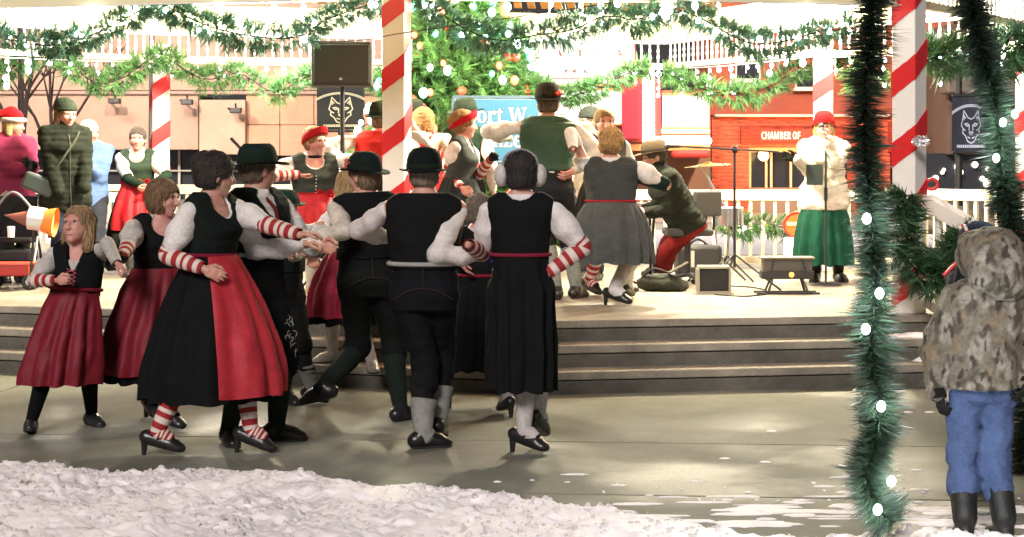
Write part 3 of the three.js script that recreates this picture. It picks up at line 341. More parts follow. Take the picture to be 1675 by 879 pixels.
structure('pavement', metric(box(90, 0.14, 9, 0, -0.04, -51.5)), M([0.3, 0.29, 0.28], 0.8, { map: tanTex })); structure('snow_verge', (() => { const g = new THREE.PlaneGeometry(70, 14, 140, 40).rotateX(-Math.PI / 2).translate(0, 0, -32), p = g.attributes.position; for (let i = 0; i < p.count; i++) p.setY(i, 0.06 + 0.12 * nz(p.getX(i) * 0.8, 1, p.getZ(i) * 0.8) + 0.05 * nz(p.getX(i) * 3, 5, p.getZ(i) * 3)); g.computeVertexNormals(); return g; })(), M([0.42, 0.42, 0.47], 0.8));
function bareTree(label, p, h, seed) { const t = thing('bare_tree', label, 'tree', p), R = rng(seed), br = []; const grow = (a, dir, len, r, k) => { const b = a.clone().addScaledVector(dir, len); br.push(bar(a, b, r, r * 0.62, 6)); if (k > 4) return; const n = k < 1 ? 4 : 2 + (R() < 0.5 ? 1 : 0); for (let i = 0; i < n; i++) grow(b, dir.clone().multiplyScalar(1).add(V3((R() - 0.5) * 1.3, (R() - 0.25) * 0.6, (R() - 0.5) * 1.3)).normalize(), len * (0.62 + 0.2 * R()), r * 0.6, k + 1); }; const top = V3(0, h * 0.34, 0); part('trunk', bar(V3(0, 0, 0), top, 0.11, 0.07, 10), M([0.08, 0.055, 0.045], 0.9), t); for (let i = 0; i < 4; i++) grow(top, V3((R() - 0.5) * 1.0, 0.8, (R() - 0.5) * 1.0).normalize(), h * 0.22, 0.045, 1); part('crown', br, M([0.085, 0.055, 0.045], 0.9), t); }
bareTree('leafless street tree before the tan building at far left', W(25, 0, 34).setY(0), 5.2, 8); bareTree('smaller leafless street tree left of the left rear post', W(62, 0, 37).setY(0), 4.6, 14);
// ---------- banners ----------
function wolfTex(bg, ink) { return ctex(512, 512, (c, w, h) => { c.fillStyle = bg; c.fillRect(0, 0, w, h); c.strokeStyle = ink; c.lineJoin = 'round'; c.lineWidth = 26; c.beginPath(); c.arc(256, 560, 480, Math.PI * 1.31, Math.PI * 1.69); c.stroke(); c.strokeStyle = bg; c.lineWidth = 6; c.setLineDash([10, 12]); c.beginPath(); c.arc(256, 560, 480, Math.PI * 1.31, Math.PI * 1.69); c.stroke(); c.setLineDash([]); c.strokeStyle = ink; c.lineWidth = 13; const P = (a) => { c.beginPath(); a.forEach(([x, y], i) => i ? c.lineTo(x, y) : c.moveTo(x, y)); c.stroke(); };
  for (const s of [-1, 1]) { const m = (a) => P(a.map(([x, y]) => [256 + s * x, y])); m([[0, 210], [40, 195], [95, 130], [112, 215], [128, 270], [104, 300], [110, 340], [70, 372], [46, 420], [0, 440]]); m([[70, 205], [92, 175], [94, 220]]); m([[22, 268], [52, 250], [84, 256], [56, 276], [22, 268]]); m([[0, 330], [24, 336], [0, 362]]); m([[22, 268], [26, 320]]); m([[10, 392], [46, 380]]); m([[104, 300], [72, 318]]); }
  c.fillStyle = ink; c.fillRect(70, 455, 372, 26); c.fillStyle = bg; for (let i = 0; i < 13; i++) c.fillRect(86 + i * 27, 460, 8, 14); }); }
function banner(label, u0, u1, v0, v1, d, tex, cloth, poleU, vb) { const a = W(u0, v1, d), b = W(u1, v0, d), w = b.x - a.x, hh = b.y - a.y, px = W(poleU, 0, d).x, t = thing('banner', label, 'banner', V3(px, 0.05, -d)); const g = new THREE.PlaneGeometry(w, hh, 16, 16), q = g.attributes.position; for (let i = 0; i < q.count; i++) q.setZ(i, 0.03 * Math.sin(q.getX(i) * 7) * (0.5 - q.getY(i) / hh)); g.computeVertexNormals(); const m = part('banner_cloth', g.translate((a.x + b.x) / 2 - px, (a.y + b.y) / 2 - 0.05, 0.1), M([1, 1, 1], 0.7, { map: tex, side: THREE.DoubleSide }), t); const y0 = b.y - 0.05, y1 = a.y - 0.05; part('pole', bar(V3(0, 0, 0), V3(0, y0 + 0.5, 0), 0.05, 0.04), blackM, t); for (const y of [y0 + 0.02, y1 - 0.02]) part('bracket', bar(V3(a.x - px, y, 0.1), V3(b.x - px, y, 0.1), 0.018), blackM, t); part('base', new THREE.CylinderGeometry(0.09, 0.14, 0.3, 12).translate(0, 0.15, 0), blackM, t); return t; }
banner('black banner with pale animal-head emblem below the loudspeaker', 372, 428, 73, 109, 23.5, wolfTex('#17191a', '#c9c2a4'), null, 400);
banner('navy banner with white animal-head emblem on a pole at right', 1114, 1158, 82, 127, 22.5, wolfTex('#141a30', '#aab0c8'), null, 1124);
part('banner_stone', [ball(0.3, 0, 0, 0, 14, 10).scale(1.6, 0.6, 1).translate(W(1115, 0, 21.5).x, 0.9, -21.6)], M([0.24, 0.2, 0.15], 0.9)).userData = { label: 'grey planter mound below the navy banner', category: 'planter' };
// ---------- instruments and gear on the stage ----------
const gunmetal = M([0.05, 0.05, 0.055], 0.4, { metalness: 0.6 }), rubber = M([0.02, 0.02, 0.022], 0.7), chrome = M([0.6, 0.6, 0.62], 0.25, { metalness: 0.9 });
const onStage = (u, d) => W(u, 0, d).setY(H);
{ const p = W(401, 0, 16.2), t = thing('loudspeaker', 'large dark loudspeaker raised on a black pole beside the large ribboned post', 'loudspeaker', V3(p.x, H, p.z)); const y0 = W(0, 73, 16.2).y - H, y1 = W(0, 36, 16.2).y - H, w = 0.53;
  part('cabinet', box(w, y1 - y0, 0.42, 0, (y0 + y1) / 2, 0, 0.06, 0.025), M([0.03, 0.031, 0.028], 0.7, { bumpMap: clothBump, bumpScale: 0.004 }), t); part('grille', box(w - 0.05, y1 - y0 - 0.05, 0.02, 0.013, (y0 + y1) / 2, 0.215, 0.06, 0.008), M([0.05, 0.05, 0.043], 0.65, { bumpMap: clothBump, bumpScale: 0.01 }), t); part('badge', box(0.035, 0.02, 0.008, 0.01, y0 + 0.06, 0.231, 0.06), chrome, t); part('pole', bar(V3(0, 0, 0), V3(0, y0, 0), 0.02), gunmetal, t); for (let i = 0; i < 3; i++) part('leg', bar(V3(0, 0.5, 0), V3(Math.cos(i * 2.1 + 0.5) * 0.42, 0.01, Math.sin(i * 2.1 + 0.5) * 0.42), 0.012), gunmetal, t); }
function standLegs(t, r = 0.32, hgt = 0.3) { for (let i = 0; i < 3; i++) part('leg', bar(V3(0, hgt, 0), V3(Math.cos(i * 2.094 + 0.4) * r, 0.012, Math.sin(i * 2.094 + 0.4) * r), 0.01, 0.01, 6), gunmetal, t); }
{ const t = thing('microphone_stand', 'tall black boom microphone stand behind the amplifier box', 'microphone stand', onStage(861, 16.3)), yt = W(0, 126, 16.3).y - H; part('pole', bar(V3(0, 0.2, 0), V3(0, yt, 0), 0.012), gunmetal, t); standLegs(t, 0.42, 0.32); const a = V3((797 - 861) / FH * 16.3, yt + 0.03, 0), b = V3((912 - 861) / FH * 16.3, yt - 0.02, 0.05); part('boom', bar(a, b, 0.009), gunmetal, t); part('clutch', box(0.05, 0.06, 0.04, 0, yt, 0, 0, 0.01), gunmetal, t); part('microphone', [bar(a, a.clone().add(V3(-0.1, 0.0, 0.0)), 0.014, 0.018), ball(0.026, a.x - 0.11, a.y, 0)], gunmetal, t); }
{ const t = thing('microphone_stand', 'straight black microphone stand in front of the singer in white coat', 'microphone stand', onStage(968, 16.9)), yt = W(0, 116, 16.9).y - H; part('pole', bar(V3(0, 0, 0), V3(0, yt, 0), 0.011), gunmetal, t); part('base', new THREE.LatheGeometry([[0, 0.03], [0.04, 0.03], [0.14, 0.012], [0.145, 0]].map((a) => new THREE.Vector2(...a)), 24), gunmetal, t); part('microphone', [bar(V3(0, yt - 0.03, 0), V3(-0.02, yt + 0.1, -0.1), 0.012, 0.018), ball(0.028, -0.022, yt + 0.11, -0.11)], gunmetal, t); part('clutch', bar(V3(0, 0.78, 0), V3(0, 0.9, 0), 0.018), gunmetal, t); }
{ const t = thing('music_folder', 'open black music folder on the stand before the singer', 'folder', W(956, 147, 16.85)); part('cover', box(0.15, 0.19, 0.012, -0.01, 0, 0, -0.2, 0.004), M([0.02, 0.03, 0.03], 0.5), t); part('page', box(0.13, 0.17, 0.006, -0.012, 0.002, -0.012, -0.2), white, t); }
{ const t = thing('cymbal_stand', 'brass cymbal on a tilted stand behind the seated drummer', 'cymbal', onStage(836, 17.6)), yt = W(0, 138, 17.6).y - H; part('cymbal', new THREE.LatheGeometry([[0.005, 0.02], [0.03, 0.018], [0.05, 0.004], [0.23, -0.02], [0.232, -0.022], [0.05, 0], [0.02, 0.012]].map((a) => new THREE.Vector2(...a)), 32).rotateZ(0.07).translate(-0.05, yt, 0), M([0.75, 0.55, 0.16], 0.25, { metalness: 1, side: THREE.DoubleSide }), t); part('pole', bar(V3(0.05, 0.2, 0), V3(-0.05, yt, 0), 0.01), chrome, t); part('boom', bar(V3(-0.12, yt - 0.02, 0.02), V3(0.12, yt - 0.42, 0.02), 0.009), chrome, t); standLegs(t); }
{ const t = thing('snare_stand', 'silver drum hardware beside the office chair', 'drum hardware', onStage(852, 17.3)); part('shell', new THREE.CylinderGeometry(0.14, 0.14, 0.16, 24).translate(0.02, 0.62, 0), chrome, t); part('head', new THREE.CylinderGeometry(0.135, 0.135, 0.01, 24).translate(0.02, 0.706, 0), white, t); part('pole', bar(V3(0, 0.1, 0), V3(0.02, 0.54, 0), 0.012), chrome, t); standLegs(t, 0.26, 0.26); }
{ const t = thing('bass_drum', 'large bass drum with plain tan head and dark hoop below the blue signboard', 'drum', onStage(590, 16.9)), r = 0.29, cy = 0.31 + 0.1; part('shell', new THREE.CylinderGeometry(r, r, 0.36, 40, 1, true).rotateX(Math.PI / 2).translate(0, cy, 0), M([0.06, 0.05, 0.04], 0.4, { side: THREE.DoubleSide }), t); part('drum_head', new THREE.CylinderGeometry(r - 0.006, r - 0.006, 0.01, 40).rotateX(Math.PI / 2).translate(0, cy, 0.17), M([0.72, 0.56, 0.34], 0.6, { map: tanTex }), t); part('hoop', new THREE.TorusGeometry(r, 0.014, 8, 48).translate(0, cy, 0.185), M([0.035, 0.03, 0.03], 0.4), t); for (let i = 0; i < 8; i++) part('lug', box(0.025, 0.05, 0.1, Math.cos(i * 0.785) * (r + 0.012), cy + Math.sin(i * 0.785) * (r + 0.012), 0.06), chrome, t); for (const s of [-1, 1]) part('leg', bar(V3(s * 0.22, 0.26, 0.1), V3(s * 0.36, 0, 0.22), 0.012), chrome, t); }
{ const a = W(533, 136, 18.2), b = W(632, 83, 18.2), t = thing('signboard', 'pale blue signboard with white old-style lettering behind the drum', 'sign', V3((a.x + b.x) / 2, H, -18.2)), w = b.x - a.x, hh = b.y - a.y, cy = (a.y + b.y) / 2 - H; const tex = ctex(1024, 720, (c, W_, h_) => { c.fillStyle = '#3a7da8'; c.fillRect(0, 0, W_, h_); c.fillStyle = '#e9ecea'; c.strokeStyle = '#3a4a55'; c.lineWidth = 14; c.textBaseline = 'alphabetic'; for (const [s, x, y, z] of [['Fort W', 120, 270, 250], ['Tanzer', 180, 560, 250]]) { c.font = `bold ${z}px serif`; c.strokeText(s, x, y, 760); c.fillText(s, x, y, 760); } });
  part('panel', box(w, hh, 0.03, 0, cy, 0), M([0.3, 0.45, 0.55], 0.6), t); part('lettering', new THREE.PlaneGeometry(w - 0.02, hh - 0.02).translate(0, cy, 0.019), M([0.52, 0.52, 0.52], 0.8, { map: tex }), t); part('frame', [box(w + 0.04, 0.03, 0.05, 0, cy + hh / 2 + 0.015, 0), box(0.03, hh, 0.05, -w / 2 - 0.015, cy, 0), box(0.03, hh, 0.05, w / 2 + 0.015, cy, 0), box(w + 0.04, 0.03, 0.05, 0, cy - hh / 2 - 0.015, 0)], M([0.05, 0.09, 0.13], 0.5), t); for (const s of [-1, 1]) part('leg', bar(V3(s * w * 0.4, 0, 0), V3(s * w * 0.4, cy - hh / 2, 0), 0.02), gunmetal, t); }
{ const t = thing('amplifier', 'grey edged amplifier box standing right of the office chair', 'amplifier', onStage(836, 15.9)), w = 0.27, h = 0.23; part('grille', box(w - 0.03, h - 0.04, 0.16, 0, h / 2, 0.0, 0, 0.004), M([0.03, 0.033, 0.03], 0.8, { bumpMap: clothBump, bumpScale: 0.01 }), t); const fm = M([0.30, 0.28, 0.22], 0.5); part('frame', [box(w, 0.024, 0.2, 0, h, 0, 0, 0.006), box(w, 0.024, 0.2, 0, 0.014, 0, 0, 0.006), box(0.022, h - 0.02, 0.2, -w / 2, h / 2, 0, 0, 0.006), box(0.022, h - 0.02, 0.2, w / 2, h / 2, 0, 0, 0.006)], fm, t); part('foot_rail', box(w + 0.06, 0.012, 0.22, 0, 0.006, 0.02), fm, t); }
{ const t = thing('fire_heater', 'black log heater on sled legs glowing at its centre beside the singer', 'heater', onStage(922, 15.9)), w = 0.46; part('top', box(w, 0.02, 0.2, 0, 0.31, 0, 0, 0.006), M([0.17, 0.15, 0.11], 0.5), t); part('mesh_panel', box(w - 0.04, 0.11, 0.14, 0, 0.245, 0), M([0.13, 0.12, 0.1], 0.7, { bumpMap: clothBump, bumpScale: 0.01 }), t); part('grate', box(w - 0.01, 0.07, 0.18, 0, 0.165, 0, 0, 0.01), M([0.02, 0.02, 0.02], 0.6), t); part('glowing_ember', ball(0.022, 0.03, 0.168, 0.09).scale(1, 1, 1), M([1, 0.4, 0.1], 0.6, { emissive: [3.2, 1.1, 0.15] }), t); for (const s of [-1, 1]) { part('leg', [bar(V3(s * 0.13, 0.13, 0.06), V3(s * 0.17, 0.02, 0.1), 0.01), bar(V3(s * 0.13, 0.13, -0.06), V3(s * 0.17, 0.02, -0.1), 0.01)], gunmetal, t); part('strut', bar(V3(s * 0.12, 0.3, 0.08), V3(s * 0.16, 0.18, 0.095), 0.008), gunmetal, t); } part('runner', [box(w + 0.08, 0.018, 0.03, 0, 0.009, 0.1), box(w + 0.08, 0.018, 0.03, 0, 0.009, -0.1)], gunmetal, t); }
{ const t = thing('office_chair', 'black swivel chair with padded oval back and castors under the drummer', 'chair', onStage(806, 16.8)), pad = M([0.055, 0.055, 0.055], 0.7); part('seat', box(0.44, 0.07, 0.42, 0, 0.50, 0, 0, 0.03), pad, t); part('backrest', box(0.30, 0.24, 0.06, 0.17, 0.76, 0.10, 0.5, 0.028), M([0.10, 0.10, 0.095], 0.7), t); part('back_stem', tube([V3(0.05, 0.46, 0.0), V3(0.22, 0.5, 0.02), V3(0.23, 0.72, 0.05)], 0.014, 12), gunmetal, t); part('column', bar(V3(0, 0.1, 0), V3(0, 0.46, 0), 0.03), gunmetal, t); for (let i = 0; i < 5; i++) { const e = V3(Math.cos(i * 1.2566) * 0.27, 0.07, Math.sin(i * 1.2566) * 0.27), l = part('base_leg', bar(V3(0, 0.11, 0), e, 0.022, 0.014), gunmetal, t); part('castor', new THREE.CylinderGeometry(0.028, 0.028, 0.035, 12).rotateX(Math.PI / 2).translate(e.x, 0.028, e.z), rubber, l); } }
{ const t = thing('equipment_case', 'black padded equipment case with pale markings behind the office chair', 'case', onStage(818, 17.5)); part('body', box(0.42, 0.3, 0.3, 0, 0.2, 0, 0.1, 0.05), M([0.03, 0.03, 0.032], 0.6), t); part('patch', box(0.09, 0.16, 0.01, -0.09, 0.22, 0.155, 0.1, 0.004), M([0.5, 0.5, 0.46], 0.6), t); part('patch', box(0.05, 0.09, 0.01, 0.13, 0.27, 0.13, 0.1, 0.004), M([0.6, 0.6, 0.57], 0.6), t); part('handle', tube([V3(-0.1, 0.34, 0), V3(0, 0.4, 0), V3(0.1, 0.34, 0)], 0.014, 12), rubber, t); }
{ const t = thing('gear_bag', 'dark olive gear bag lying open on the stage floor left of the chair', 'bag', onStage(772, 16.2)); const f = union([ell(V3(0, 0.07, 0), [0.2, 0.085, 0.12]), ell(V3(0.14, 0.05, 0.02), [0.12, 0.06, 0.11])], 0.05); part('body', surf((x, y, z) => Math.max(f(x, y, z) + 0.02 * nz(x * 12, y * 12, z * 12), -y), [-0.3, -0.02, -0.2], [0.32, 0.2, 0.2], 0.012), cloth([0.05, 0.055, 0.045]), t); part('flap', box(0.2, 0.012, 0.17, 0.25, 0.1, 0.02, 0, 0.005).applyMatrix4(new THREE.Matrix4().makeRotationZ(0.5)), cloth([0.13, 0.12, 0.1]), t); part('strap', tube([V3(-0.15, 0.13, 0.05), V3(-0.05, 0.2, 0.08), V3(0.1, 0.16, 0.07)], 0.01, 14), rubber, t); }
{ const t = thing('keyboard', 'small electric keyboard on crossed legs in front of the drummer', 'keyboard', onStage(764, 17.0)); part('body', box(0.24, 0.07, 0.7, 0, 0.72, 0, 0, 0.01), gunmetal, t); for (let i = 0; i < 18; i++) part('key', box(0.12, 0.012, 0.03, 0.05, 0.762, -0.3 + i * 0.035), white, t); for (const s of [-1, 1]) part('leg', bar(V3(0, 0.02, s * 0.3), V3(0, 0.68, -s * 0.3), 0.014), gunmetal, t); }
{ const t = thing('round_drum_sign', 'round glossy red drum with white band on the floor behind the singer', 'drum', onStage(933, 18.6)), cy = W(0, 189, 18.6).y - H; part('drum_face', new THREE.CylinderGeometry(0.125, 0.125, 0.1, 36).rotateX(Math.PI / 2).translate(0, cy, 0), M([0.7, 0.12, 0.03], 0.25), t); part('hoop', new THREE.TorusGeometry(0.125, 0.012, 8, 40).translate(0, cy, 0.05), M([0.6, 0.03, 0.02], 0.3), t); part('band', box(0.2, 0.035, 0.006, 0, cy + 0.01, 0.053), M([0.75, 0.45, 0.3], 0.5), t); part('stand', [box(0.24, cy - 0.13, 0.16, 0, (cy - 0.13) / 2, 0, 0, 0.02)], white, t); }
tag(part('stage_cable', tube([onStage(838, 15.7), onStage(870, 15.5), onStage(900, 15.8), onStage(880, 16.6), onStage(842, 16.8)].map((p) => p.add(V3(0, 0.007, 0))), 0.006, 50), rubber), 'black cable looped on the stage floor near the amplifier', 'cable');
// ---------- wagon, stroller, megaphone at the left edge of the stage ----------
{ const t = thing('wagon', 'red toy wagon with orange end and black wheels at the left edge of the stage', 'wagon', onStage(22, 16.5)), rm = M([0.36, 0.025, 0.02], 0.4); part('tray', [box(0.5, 0.1, 0.34, -0.04, 0.17, 0, 0, 0.015)], rm, t); part('rim', box(0.53, 0.018, 0.37, -0.04, 0.225, 0, 0, 0.006), M([0.55, 0.08, 0.05], 0.4), t); part('end_cap', box(0.13, 0.12, 0.345, 0.17, 0.18, 0, 0, 0.03), M([0.85, 0.15, 0.02], 0.45), t); for (const [x, z] of [[0.13, 0.16], [0.22, -0.14], [-0.24, 0.16], [-0.24, -0.14]]) { const w = part('wheel', new THREE.TorusGeometry(0.05, 0.02, 8, 20).translate(x, 0.07, z), rubber, t); part('hub', new THREE.CylinderGeometry(0.03, 0.03, 0.03, 14).rotateX(Math.PI / 2).translate(x, 0.07, z), M([0.5, 0.48, 0.42], 0.5), w); } part('handle', bar(V3(0.2, 0.17, 0.05), V3(0.42, 0.06, 0.2), 0.012), blackM, t); }
{ const t = thing('stroller', 'black folding stroller frame standing in front of the onlookers at far left', 'stroller', onStage(18, 16.9)); part('seat', [box(0.36, 0.05, 0.3, 0, 0.42, 0, 0, 0.02), box(0.36, 0.4, 0.05, -0.02, 0.62, -0.14, 0, 0.02)], cloth([0.025, 0.025, 0.028]), t); for (const s of [-1, 1]) { part('frame_tube', tube([V3(s * 0.2, 0.1, 0.2), V3(s * 0.2, 0.45, 0.0), V3(s * 0.2, 0.8, -0.2), V3(s * 0.15, 0.86, -0.26)], 0.013, 16), M([0.35, 0.35, 0.36], 0.35, { metalness: 0.6 }), t); part('frame_tube', bar(V3(s * 0.2, 0.1, -0.22), V3(s * 0.2, 0.62, 0.1), 0.012), gunmetal, t); for (const z of [0.2, -0.22]) part('wheel', new THREE.TorusGeometry(0.07, 0.02, 8, 20).rotateY(Math.PI / 2).translate(s * 0.2, 0.09, z), rubber, t); } part('canopy_bow', tube([V3(-0.22, 0.64, 0.05), V3(0, 0.86, 0.1), V3(0.22, 0.64, 0.05)], 0.013, 20), M([0.25, 0.25, 0.26], 0.4), t); part('cup', new THREE.CylinderGeometry(0.035, 0.03, 0.1, 16).translate(0.0, 0.5, 0.16), white, t); part('basket', box(0.34, 0.12, 0.3, 0, 0.28, 0, 0, 0.03), cloth([0.03, 0.03, 0.035]), t); }
{ const p = W(42, 184, 16.3), t = thing('party_horn', 'silver cylinder horn with brown cone and orange flared mouth beside the girl', 'horn', p); const rz = (g) => g.rotateZ(-0.14); part('barrel', rz(new THREE.CylinderGeometry(0.105, 0.105, 0.14, 28).rotateZ(Math.PI / 2).translate(0.01, 0, 0)), M([0.62, 0.64, 0.68], 0.35, { metalness: 0.3 }), t); part('cone', rz(new THREE.ConeGeometry(0.08, 0.24, 24).rotateZ(Math.PI / 2).translate(-0.17, -0.01, 0)), M([0.22, 0.07, 0.05], 0.6), t); part('mouth', rz(new THREE.CylinderGeometry(0.13, 0.10, 0.11, 28, 1, true).rotateZ(-Math.PI / 2).translate(0.12, -0.01, 0)), M([0.75, 0.22, 0.03], 0.5, { side: THREE.DoubleSide }), t); part('lining', rz(new THREE.CylinderGeometry(0.1, 0.1, 0.012, 28).rotateZ(Math.PI / 2).translate(0.13, -0.01, 0)), M([0.8, 0.62, 0.25], 0.6), t); part('prop_stick', bar(V3(-0.02, -0.1, 0), V3(-0.06, H - p.y, 0), 0.012), gunmetal, t); }
{ const p = onStage(122, 20.4), t = thing('folding_table', 'pale folding table with silver skirt behind the woman in the long coat', 'table', p); part('top', box(0.9, 0.06, 0.5, 0.1, 0.84, 0, 0, 0.01), M([0.72, 0.64, 0.4], 0.5), t); part('skirt', box(0.86, 0.12, 0.46, 0.1, 0.745, 0, 0, 0.01), M([0.5, 0.5, 0.52], 0.45), t); for (const [x, z] of [[-0.3, 0.2], [0.5, 0.2], [-0.3, -0.2], [0.5, -0.2]]) part('leg', bar(V3(x, 0, z), V3(x, 0.69, z), 0.018), gunmetal, t); }
{ const t = thing('poinsettia', 'red potted poinsettia on the floor below the pale table', 'plant', onStage(112, 18.6)), R = rng(3), L = []; part('pot', new THREE.CylinderGeometry(0.09, 0.07, 0.14, 16).translate(0, 0.07, 0), M([0.5, 0.03, 0.03], 0.4), t); for (let i = 0; i < 24; i++) { const a = R() * 6.28, e = R() * 0.8, q = ball(1, 0, 0, 0, 8, 4).scale(0.03, 0.006, 0.07).rotateX(-e).translate(0, 0.25 + R() * 0.14, 0.09).rotateY(a); L.push(q); } part('leaves', L.slice(0, 15), M([0.6, 0.01, 0.015], 0.6), t); part('leaves', L.slice(15), M([0.05, 0.14, 0.03], 0.6), t); part('stem', bar(V3(0, 0.13, 0), V3(0, 0.3, 0), 0.01), M([0.06, 0.1, 0.03], 0.8), t); }
{ const p = W(1080, 156, 13.95), t = thing('red_bow', 'red bow on the garland at the top of the white stair rail', 'bow', p); const loop = (s) => tube([V3(0, 0, 0), V3(s * 0.09, 0.05, 0.02), V3(s * 0.12, 0, 0.03), V3(s * 0.08, -0.03, 0.02), V3(0, 0, 0)], 0.014, 20, 6); part('loop', loop(1), red, t); part('loop', loop(-1), red, t); part('knot', ball(0.025), red, t); part('tail', bar(V3(0, 0, 0), V3(-0.03, -0.16, 0.02), 0.014), red, t); }
{ const p = W(1079, 119, 13.66), t = thing('silver_bow', 'crumpled silver foil bow on the right edge of the near right ribboned post', 'bow', p), R = rng(12), L = []; for (let i = 0; i < 12; i++) { const a = i * 0.52; L.push(tube([V3(0, 0, 0), V3(Math.cos(a) * 0.05, Math.sin(a) * 0.03, 0.03 * R()), V3(Math.cos(a + 0.3) * 0.07, Math.sin(a + 0.3) * 0.045, 0.01), V3(0, 0, 0)], 0.006, 10, 4)); } part('loops', L, M([0.75, 0.75, 0.78], 0.25, { metalness: 0.7 }), t); part('knot', ball(0.018), M([0.7, 0.7, 0.72], 0.3), t); }
// ---------- people: skeleton from surveyed joints, one continuous body mesh, clothing and hair as its parts ----------
const KY = 1.085;
function torsoField(T, prof, h) {
  const n = prof.length, ys = prof.map((p) => p[0] * h * KY), as = prof.map((p) => p[1] * h), bs = prof.map((p) => p[2] * h), zs = prof.map((p) => (p[3] ?? 0) * h), { o, X, Y, Z } = T;
  return (x, y, z) => { const px = x - o.x, py = y - o.y, pz = z - o.z, ly = px * Y.x + py * Y.y + pz * Y.z, lx = px * X.x + py * X.y + pz * X.z, lz = px * Z.x + py * Z.y + pz * Z.z;
    let i = 1; while (i < n - 1 && ly > ys[i]) i++; const t = clamp((ly - ys[i - 1]) / (ys[i] - ys[i - 1]), 0, 1), q = t * t * (3 - 2 * t), a = lerp(as[i - 1], as[i], q), b = lerp(bs[i - 1], bs[i], q), e = lz - lerp(zs[i - 1], zs[i], q);
    const d = (Math.sqrt(lx * lx / (a * a) + e * e / (b * b)) - 1) * Math.min(a, b), dy = Math.max(ys[0] - ly, ly - ys[n - 1]);
    return dy > 0 ? Math.hypot(Math.max(d, 0), dy) : Math.max(d, -0.2); };
}
const PROF = {
  f: [[-0.045, 0.088, 0.062, -0.004], [0, 0.100, 0.068, -0.008], [0.045, 0.093, 0.062, -0.004], [0.115, 0.074, 0.054, 0], [0.16, 0.079, 0.058, 0.004], [0.20, 0.087, 0.068, 0.012], [0.245, 0.090, 0.054, 0.002], [0.276, 0.082, 0.042, -0.004], [0.296, 0.036, 0.034, -0.004]],
  m: [[-0.045, 0.088, 0.062, -0.004], [0, 0.096, 0.068, -0.008], [0.05, 0.092, 0.064, -0.002], [0.115, 0.086, 0.062, 0.002], [0.17, 0.095, 0.067, 0.004], [0.22, 0.102, 0.068, 0.006], [0.255, 0.102, 0.056, 0], [0.281, 0.092, 0.044, -0.004], [0.298, 0.04, 0.037, -0.004]],
  k: [[-0.045, 0.085, 0.065, -0.002], [0, 0.093, 0.070, -0.004], [0.05, 0.090, 0.068, 0], [0.115, 0.083, 0.064, 0.004], [0.17, 0.085, 0.062, 0.002], [0.22, 0.089, 0.060, 0], [0.25, 0.085, 0.05, 0], [0.274, 0.074, 0.042, -0.002], [0.288, 0.036, 0.036, -0.002]],
};
const SKIN = { fair: [0.58, 0.36, 0.27], pink: [0.62, 0.36, 0.29], tan: [0.46, 0.28, 0.20] };
const stripeTex = (a, b, n) => { const t = ctex(16, 256, (c) => { for (let i = 0; i < n * 2; i++) { c.fillStyle = i % 2 ? a : b; c.fillRect(0, i * 256 / (n * 2), 16, 256 / (n * 2) + 1); } }); return t; };
const stripes = (n) => M([0.9, 0.9, 0.9], 0.8, { map: stripeTexs[n] ??= stripeTex('#d8c9c0', '#9a1f24', n), side: THREE.DoubleSide }), stripeTexs = {};
function loft(rings, cap) {                                       // rings: [centre, X, Y, rx, ry] swept into a closed tube, uv along its length
  const S = 20, pos = [], uv = [], idx = []; rings.forEach(([c, X, Y, rx, ry], j) => { for (let i = 0; i <= S; i++) { const a = i / S * 6.28319, p = c.clone().addScaledVector(X, Math.cos(a) * rx).addScaledVector(Y, Math.sin(a) * ry); pos.push(p.x, p.y, p.z); uv.push(i / S, j / (rings.length - 1)); } });
  for (let j = 0; j < rings.length - 1; j++) for (let i = 0; i < S; i++) { const a = j * (S + 1) + i, b = a + S + 1; idx.push(a, a + 1, b, a + 1, b + 1, b); }
  const g = new THREE.BufferGeometry(); g.setAttribute('position', new THREE.Float32BufferAttribute(pos, 3)); g.setAttribute('uv', new THREE.Float32BufferAttribute(uv, 2)); g.setIndex(idx); g.computeVertexNormals(); return g;
}
function limbLoft(pts, radii, n = 22) { // tube through joints with radii along it
  const cv = new THREE.CatmullRomCurve3(pts, false, 'catmullrom', 0.25), rings = []; let X = V3(1, 0, 0.13).normalize();
  for (let i = 0; i <= n; i++) { const t = i / n, tg = cv.getTangent(t), c = cv.getPoint(t); X = X.clone().addScaledVector(tg, -X.dot(tg)).normalize(); const Y = tg.clone().cross(X); const q = t * (radii.length - 1), k = Math.min(radii.length - 2, Math.floor(q)), f = q - k, r = lerp(radii[k], radii[k + 1], f * f * (3 - 2 * f)); rings.push([c, X, Y, r, r]); }
  return loft(rings);
}
function ik(S, T, l1, l2, hint) { const d = T.clone().sub(S); let L = d.length(); const mx = (l1 + l2) * 0.998; if (L > mx) { d.multiplyScalar(mx / L); L = mx; } const E = S.clone().add(d), u = d.clone().normalize(), a = (l1 * l1 - l2 * l2 + L * L) / (2 * L), hgt = Math.sqrt(Math.max(0, l1 * l1 - a * a)), m = S.clone().addScaledVector(u, a), p = hint.clone().sub(m); p.addScaledVector(u, -p.dot(u)); if (p.lengthSq() < 1e-8) p.set(0, 0, 1); return [m.addScaledVector(p.normalize(), hgt), E]; }
